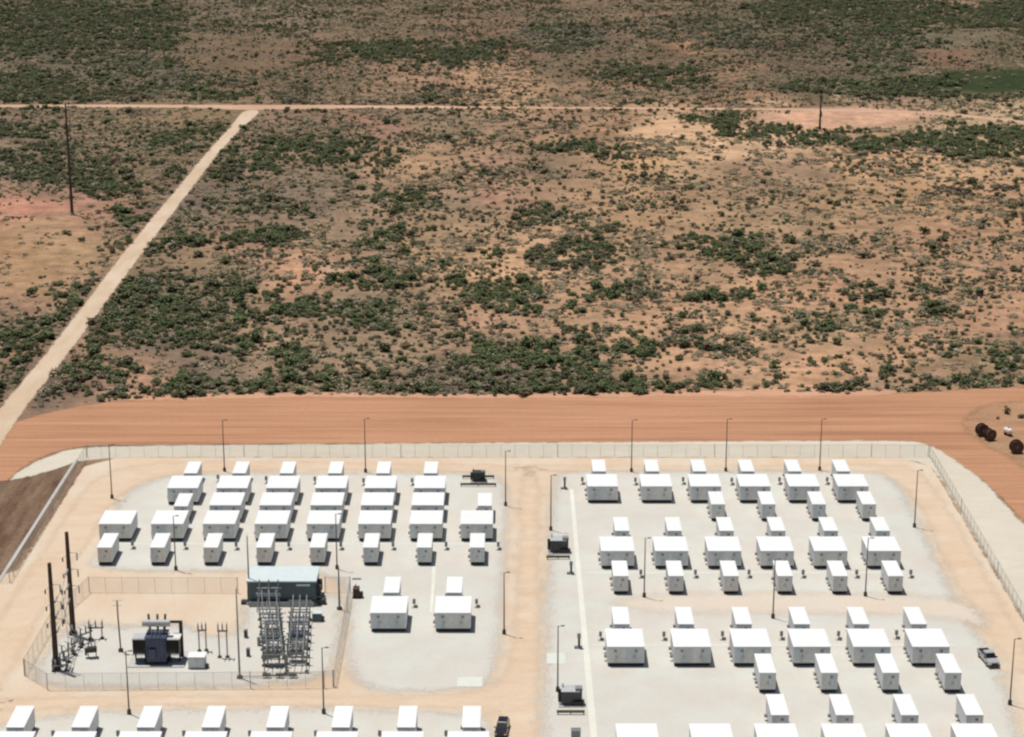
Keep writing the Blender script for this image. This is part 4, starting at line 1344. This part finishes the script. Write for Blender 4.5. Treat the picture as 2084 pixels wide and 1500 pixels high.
# where thickets stand (photo px centre, radii, density gain, kind weights dark/green/grey/brown)
DK, GN, GY, BR, PU = (.5, .38, .07, .05), (.25, .7, .05, .0), (.3, .2, .45, .05), (.25, .15, .25, .35), (.35, .15, .35, .15)
PATCH = [
    (120, 60, 190, 60, 2.2, DK), (90, 180, 130, 36, 3.2, DK), (260, 160, 130, 40, 1.8, GY), (265, 200, 90, 10, 2.6, BR), (455, 197, 58, 14, 3.6, GN), (600, 198, 60, 10, 1.6, BR), (360, 50, 90, 8, 2.0, BR),
    (60, 262, 80, 26, 1.8, DK), (130, 350, 150, 40, 2.0, DK), (205, 385, 60, 20, 3.2, GN), (390, 285, 60, 26, 1.6, GN), (600, 315, 150, 34, 2.2, GN), (470, 340, 60, 40, 1.8, DK), (280, 446, 26, 20, 3.0, GN), (700, 345, 70, 30, 1.3, DK),
    (520, 405, 120, 18, 1.6, PU), (150, 590, 60, 26, 1.4, GY), (30, 690, 60, 50, 2.2, DK), (95, 665, 34, 28, 2.6, GN), (520, 490, 55, 12, 4.0, GN), (350, 498, 70, 20, 2.2, DK), (330, 640, 170, 70, 2.4, DK), (440, 680, 70, 30, 2.6, DK),
    (590, 618, 110, 22, 3.4, GN), (215, 760, 60, 40, 2.8, DK), (140, 790, 110, 22, 2.4, PU), (575, 735, 40, 18, 3.0, GN), (620, 775, 80, 24, 2.2, DK), (400, 775, 120, 18, 1.8, DK),
    (785, 488, 60, 16, 2.4, GN), (760, 572, 80, 16, 3.4, GN), (1010, 600, 66, 36, 4.2, GN), (735, 640, 60, 26, 3.4, GN), (1205, 605, 32, 22, 3.0, GN), (1160, 660, 34, 20, 2.8, DK), (1270, 700, 62, 16, 3.8, GN),
    (940, 778, 190, 30, 3.4, PU), (480, 790, 260, 15, 2.6, DK), (760, 788, 160, 14, 3.2, DK), (1080, 788, 120, 14, 3.6, DK), (1250, 790, 90, 10, 2.4, GN), (1900, 788, 180, 10, 2.6, DK), (1030, 745, 80, 36, 2.4, GN), (1180, 760, 34, 34, 3.0, GN), (1085, 455, 40, 12, 2.6, DK), (1185, 505, 70, 36, 1.8, DK), (920, 610, 50, 30, 1.4, PU), (1300, 600, 60, 20, 1.6, PU),
    (820, 412, 78, 28, 3.8, GN), (700, 290, 28, 16, 2.8, GN), (1205, 308, 58, 24, 2.8, GN), (1100, 438, 54, 18, 2.2, GN), (850, 105, 160, 26, 2.6, DK), (1140, 78, 60, 24, 2.6, GY), (1320, 155, 80, 26, 2.0, DK), (900, 200, 60, 16, 1.6, BR),
    (1680, 20, 130, 26, 3.2, DK), (1900, 46, 160, 15, 5.5, DK), (2060, 20, 66, 34, 5.0, DK), (1780, 18, 150, 18, 3.5, DK), (1960, 196, 150, 8, 4.0, DK), (1800, 100, 66, 40, 3.4, GY), (1620, 60, 180, 30, 1.6, PU), (1700, 178, 130, 14, 3.4, DK), (1830, 172, 90, 18, 3.2, GN), (1480, 60, 160, 30, 1.6, GY),
    (1420, 250, 36, 10, 4.0, GN), (1495, 257, 44, 13, 4.0, GN), (1720, 285, 150, 18, 3.6, GN), (1980, 285, 110, 30, 3.8, GN), (1870, 300, 50, 14, 2.4, GY), (1600, 292, 40, 12, 3.0, DK), (1640, 258, 34, 6, 2.2, BR),
    (1470, 505, 100, 26, 2.2, GN), (1545, 540, 44, 28, 2.6, DK), (1435, 602, 60, 13, 3.2, GN), (1645, 660, 50, 18, 4.2, GN), (1480, 705, 44, 26, 3.0, DK), (1925, 634, 66, 16, 3.0, DK), (1810, 768, 26, 30, 3.0, DK),
    (1990, 782, 110, 14, 3.2, DK), (1465, 788, 50, 13, 3.6, GN), (2050, 740, 50, 42, 2.0, DK), (1600, 690, 50, 30, 1.8, DK), (1400, 690, 40, 20, 1.8, BR), (1560, 790, 30, 8, 1.5, GN), (1750, 620, 40, 40, 1.6, DK), (1900, 400, 40, 20, .8, BR), (2050, 380, 40, 20, 1.6, GY)]
BARE = [(480, 110, 120, 40, .75), (1710, 240, 185, 22, 1.0), (1930, 78, 110, 12, .85), (1920, 115, 70, 16, .7), (60, 426, 100, 12, 1.0), (190, 413, 60, 7, .95), (95, 490, 125, 50, .9), (60, 570, 90, 45, .8), (1360, 262, 70, 14, .8), (1000, 165, 70, 22, .5),
        (620, 555, 60, 18, .55), (1690, 585, 40, 16, .6), (1040, 530, 30, 22, .6), (2025, 166, 110, 28, .95), (1250, 262, 80, 12, .6), (640, 110, 80, 30, .4), (1560, 208, 60, 6, .9), (1000, 395, 28, 16, .6), (1660, 775, 60, 12, .7), (700, 552, 20, 7, .9)]


def density(px, py, X, Y):
    n1 = fbm(X, Y, .035, 21, 3)
    n2 = fbm(X, Y, .11, 27, 2)
    base = np.interp(px, [0, 500, 1000, 1500, 2084], [.78, .74, .62, .52, .46])
    base = base * np.interp(py, [0, 180, 225, 300, 420, 800], [.95, .95, .70, .70, .85, 1.0])
    d = base * np.clip((n1 - .30) * 3.2, .25, 1.5) * np.clip((n2 - .26) * 2.6, .30, 1.5)
    wx = px + (fbm(X, Y, .05, 41, 3) - .5) * 150
    wy = py + (fbm(X, Y, .05, 45, 3) - .5) * 56
    gain = np.zeros_like(px)
    which = np.full(px.shape, -1)
    for i, (cx, cy, rx, ry, g, kd) in enumerate(PATCH):
        r = np.sqrt(((wx - cx) / (rx * 1.22)) ** 2 + ((wy - cy) / (ry * .95)) ** 2)
        a = np.clip((1.35 - r) / .75, 0, 1) * g * np.clip((n2 - .2) * 2.4, .35, 1.4)
        which = np.where(a > np.maximum(gain, .5), i, which)
        gain = np.maximum(gain, a)
    d = d + gain * .30
    for (cx, cy, rx, ry, k) in BARE:
        r = np.sqrt(((wx - cx) / rx) ** 2 + ((wy - cy) / ry) ** 2)
        d = d * (1 - k * np.clip((1.2 - r) / .3, 0, 1))
    return d, which


def keep_clear(X, Y):
    ok = np.ones(X.shape, bool)
    for nm, mrg in (('dirt_road', 0.6), ('gravel_track', 0.8), ('far_track', .5), ('dirt_yard', 1), ('gravel_verge', .5), ('bare_earth_basin', .5)):
        ok &= sdist(X, Y, POLY[nm]) < -mrg
    return ok


def scatter():
    # candidates: even over the land in view (and a margin beside it); accepted by the local density
    n = 300000
    Y = np.sqrt(NPR.uniform(395 ** 2, 1420 ** 2, n))
    zc = Y * math.cos(TH) + CAM_H * math.sin(TH)
    X = NPR.uniform(-1.28, 1.28, n) * 1042 * zc / F_PX
    px, py = PX(X, Y)
    ok = py < 830
    X, Y, px, py = X[ok], Y[ok], px[ok], py[ok]
    d, which = density(px, py, X, Y)
    ok = (NPR.random(len(X)) < d * .85) & keep_clear(X, Y)
    X, Y, px, py, d, which = X[ok], Y[ok], px[ok], py[ok], d[ok], which[ok]
    m = len(X)
    inp = which >= 0
    # size: thickets have the big shrubs, open land mostly low tufts
    s = np.exp(NPR.normal(0, .42, m)) * np.where(inp, .98, .70)
    s = np.clip(s, .28, 2.5)
    kind = np.zeros(m, int)
    u = NPR.random(m)
    left = np.clip((1100 - px) / 900, 0, 1)
    for i in range(m):
        wts = PATCH[which[i]][5] if inp[i] else (.38 - .06 * left[i], .28, .14 + .12 * left[i], .20 - .06 * left[i])
        kind[i] = int(np.searchsorted(np.cumsum(wts), u[i] * .999))
    kind = np.clip(kind, 0, 3)
    # pale low sage between the shrubs
    n = 300000
    Y2 = np.sqrt(NPR.uniform(395 ** 2, 1420 ** 2, n))
    X2 = NPR.uniform(-1.28, 1.28, n) * 1042 * (Y2 * math.cos(TH) + CAM_H * math.sin(TH)) / F_PX
    px2, py2 = PX(X2, Y2)
    d2 = .42 * np.clip((fbm(X2, Y2, .045, 61, 3) - .32) * 4.0, .08, 1.5) * np.clip((fbm(X2, Y2, .16, 66, 2) - .28) * 3.0, .2, 1.5)
    for (cx, cy, rx, ry, k) in BARE:
        r = np.sqrt(((px2 - cx) / rx) ** 2 + ((py2 - cy) / ry) ** 2)
        d2 = d2 * (1 - k * np.clip((1.2 - r) / .3, 0, 1))
    ok = (py2 < 830) & (NPR.random(n) < d2)
    X2, Y2, px2, py2 = X2[ok], Y2[ok], px2[ok], py2[ok]
    ok = keep_clear(X2, Y2)
    X2, Y2, px2, py2 = X2[ok], Y2[ok], px2[ok], py2[ok]
    m2 = len(X2)
    s2 = np.clip(np.exp(NPR.normal(0, .4, m2)) * .95, .35, 2.6)
    c_ = np.concatenate
    return c_([X, X2]), c_([Y, Y2]), c_([px, px2]), c_([py, py2]), c_([s, s2]), c_([kind, np.full(m2, 4)]), c_([inp, np.zeros(m2, bool)])


X_, Y_, PXX, PYY, S_, K_, IN_ = scatter()
# the 300 shrubs that show largest in the photo are things of their own; the rest is one mass of scrub
app = S_ / (Y_ + 40)
vis = (PXX > 8) & (PXX < 2076) & (PYY > 8) & (PYY < 815)
app = np.where(vis, app, 0)
pick = np.argsort(-app)
sel = []
n_sage = 0
cell = {}
for i in pick:
    if len(sel) >= 288:
        break
    if K_[i] == 4 and n_sage >= 24:
        continue
    key = (int(X_[i] // 2.2), int(Y_[i] // 2.2))
    if key in cell:
        continue
    cell[key] = 1
    n_sage += int(K_[i] == 4)
    sel.append(int(i))


def region(px, py):
    if px < 515 - (py - 224) * .79:
        return 'left of the gravel track'
    if py > 740:
        return 'at the edge of the red dirt road'
    side = 'left' if px < 700 else ('middle' if px < 1400 else 'right')
    return f'in the {side} scrub ' + ('well back' if py < 520 else 'near the dirt road')


def nth(i, n):
    if i == 0 or i == n - 1:
        return 'leftmost' if i == 0 else 'rightmost'
    k = i + 1
    suf = 'th' if 10 <= k % 100 <= 20 else {1: 'st', 2: 'nd', 3: 'rd'}.get(k % 10, 'th')
    return (ORD[i] if i < 20 else f'{k}{suf}') + ' from left'


classes = {}
for i in sel:
    key = f"{'large' if S_[i] > 1.75 else 'medium'} {KINDS[int(K_[i])][1]} shrub {region(PXX[i], PYY[i])}"
    classes.setdefault(key, []).append(i)
SHRUB_LABEL = {}
for key, mem in classes.items():
    mem.sort(key=lambda q: PXX[q])
    for q, i in enumerate(mem):
        SHRUB_LABEL[i] = key if len(mem) == 1 else f'{key}, {nth(q, len(mem))}'

first_crown = {}
for i in sel:
    k = int(K_[i])
    j = i % 3
    nm = KINDS[k][1]
    size = 'large' if S_[i] > 1.75 else 'medium'
    rg = region(PXX[i], PYY[i])
    root = thing('desert_shrub', SHRUB_LABEL[i], 'shrub', (X_[i], Y_[i], 0), RND.uniform(0, 6.28), f'{nm} shrubs {rg}')
    sc = float(S_[i])
    root.scale = (sc, sc * RND.uniform(.85, 1.15), sc * RND.uniform(.8, 1.15))
    c = link('crown', CROWN[k][j], root)
    link('trunk', TRUNK[i % 2], root)
    first_crown.setdefault((k, j), c)
for k in range(5):
    for j in range(3):
        if (k, j) not in first_crown:
            first_crown[(k, j)] = [c for (kk, jj), c in first_crown.items() if kk == k][0] if any(kk == k for kk, jj in first_crown) else list(first_crown.values())[0]

mask = np.ones(len(X_), bool)
mask[sel] = False


def gn_scrub(name, idx, sources):
    """the mass of scrub: points that carry a crown each"""
    me = bpy.data.meshes.new(name)
    n = len(idx)
    me.vertices.add(n)
    co = np.stack([X_[idx], Y_[idx], np.zeros(n)], -1).astype(np.float32)
    me.vertices.foreach_set('co', co.ravel())
    for nm, arr in (('rz', NPR.uniform(0, 6.28, n)), ('sx', S_[idx] * NPR.uniform(.85, 1.2, n)), ('sz', S_[idx] * NPR.uniform(.75, 1.15, n))):
        a = me.attributes.new(nm, 'FLOAT', 'POINT')
        a.data.foreach_set('value', arr.astype(np.float32))
    a = me.attributes.new('kind', 'INT', 'POINT')
    a.data.foreach_set('value', (K_[idx] * 3 + NPR.integers(0, 3, n)).astype(np.int32))
    o = link(name, me)
    ng = bpy.data.node_groups.new(name, 'GeometryNodeTree')
    ng.interface.new_socket('Geometry', in_out='INPUT', socket_type='NodeSocketGeometry')
    ng.interface.new_socket('Geometry', in_out='OUTPUT', socket_type='NodeSocketGeometry')
    gi, go = ng.nodes.new('NodeGroupInput'), ng.nodes.new('NodeGroupOutput')
    join = ng.nodes.new('GeometryNodeJoinGeometry')

    def attr(nm, t='FLOAT'):
        q = ng.nodes.new('GeometryNodeInputNamedAttribute')
        q.data_type = t
        q.inputs['Name'].default_value = nm
        return q.outputs['Attribute']
    rot = ng.nodes.new('ShaderNodeCombineXYZ')
    ng.links.new(attr('rz'), rot.inputs[2])
    scl = ng.nodes.new('ShaderNodeCombineXYZ')
    sx = attr('sx')
    ng.links.new(sx, scl.inputs[0])
    ng.links.new(sx, scl.inputs[1])
    ng.links.new(attr('sz'), scl.inputs[2])
    kd = attr('kind', 'INT')
    for i, src in enumerate(sources):
        oi = ng.nodes.new('GeometryNodeObjectInfo')
        oi.transform_space = 'ORIGINAL'
        oi.inputs['Object'].default_value = src
        oi.inputs['As Instance'].default_value = True
        cmp_ = ng.nodes.new('FunctionNodeCompare')
        cmp_.data_type = 'INT'
        cmp_.operation = 'EQUAL'
        ng.links.new(kd, cmp_.inputs[2])
        cmp_.inputs[3].default_value = i
        ip = ng.nodes.new('GeometryNodeInstanceOnPoints')
        ng.links.new(gi.outputs[0], ip.inputs['Points'])
        ng.links.new(cmp_.outputs[0], ip.inputs['Selection'])
        ng.links.new(oi.outputs['Geometry'], ip.inputs['Instance'])
        ng.links.new(rot.outputs[0], ip.inputs['Rotation'])
        ng.links.new(scl.outputs[0], ip.inputs['Scale'])
        ng.links.new(ip.outputs[0], join.inputs[0])
    ng.links.new(join.outputs[0], go.inputs[0])
    md = o.modifiers.new('scrub', 'NODES')
    md.node_group = ng
    struct(o, 'stuff')
    o['label'] = 'mass of desert shrubs and tufts covering the scrub land'
    return o


src = [first_crown[(k, j)] for k in range(5) for j in range(3)]
gn_scrub('scrub_bushes', np.nonzero(mask)[0], src)

# lone dark shrub beside the reels
lb = thing('desert_shrub', 'brown upright shrub behind the cable reels at right edge', 'shrub', G(2050, 842, .02), 0, 'shrubs by the reels')
lb.scale = (1.3, 1.1, 2.2)
link('crown', CROWN[3][0], lb)
link('trunk', TRUNK[0], lb)
for (x, y, s, kk) in [(2078, 850, 1.2, 0), (2030, 852, .8, 3)]:
    o = thing('desert_shrub', 'low ' + KINDS[kk][1] + ' shrub behind the cable reels', 'shrub', G(x, y, .02), x, 'shrubs by the reels')
    o.scale = (s, s, s * .8)
    link('crown', CROWN[kk][1], o)
    link('trunk', TRUNK[1], o)
print('shrubs total', len(X_), 'objects', len(bpy.data.objects))
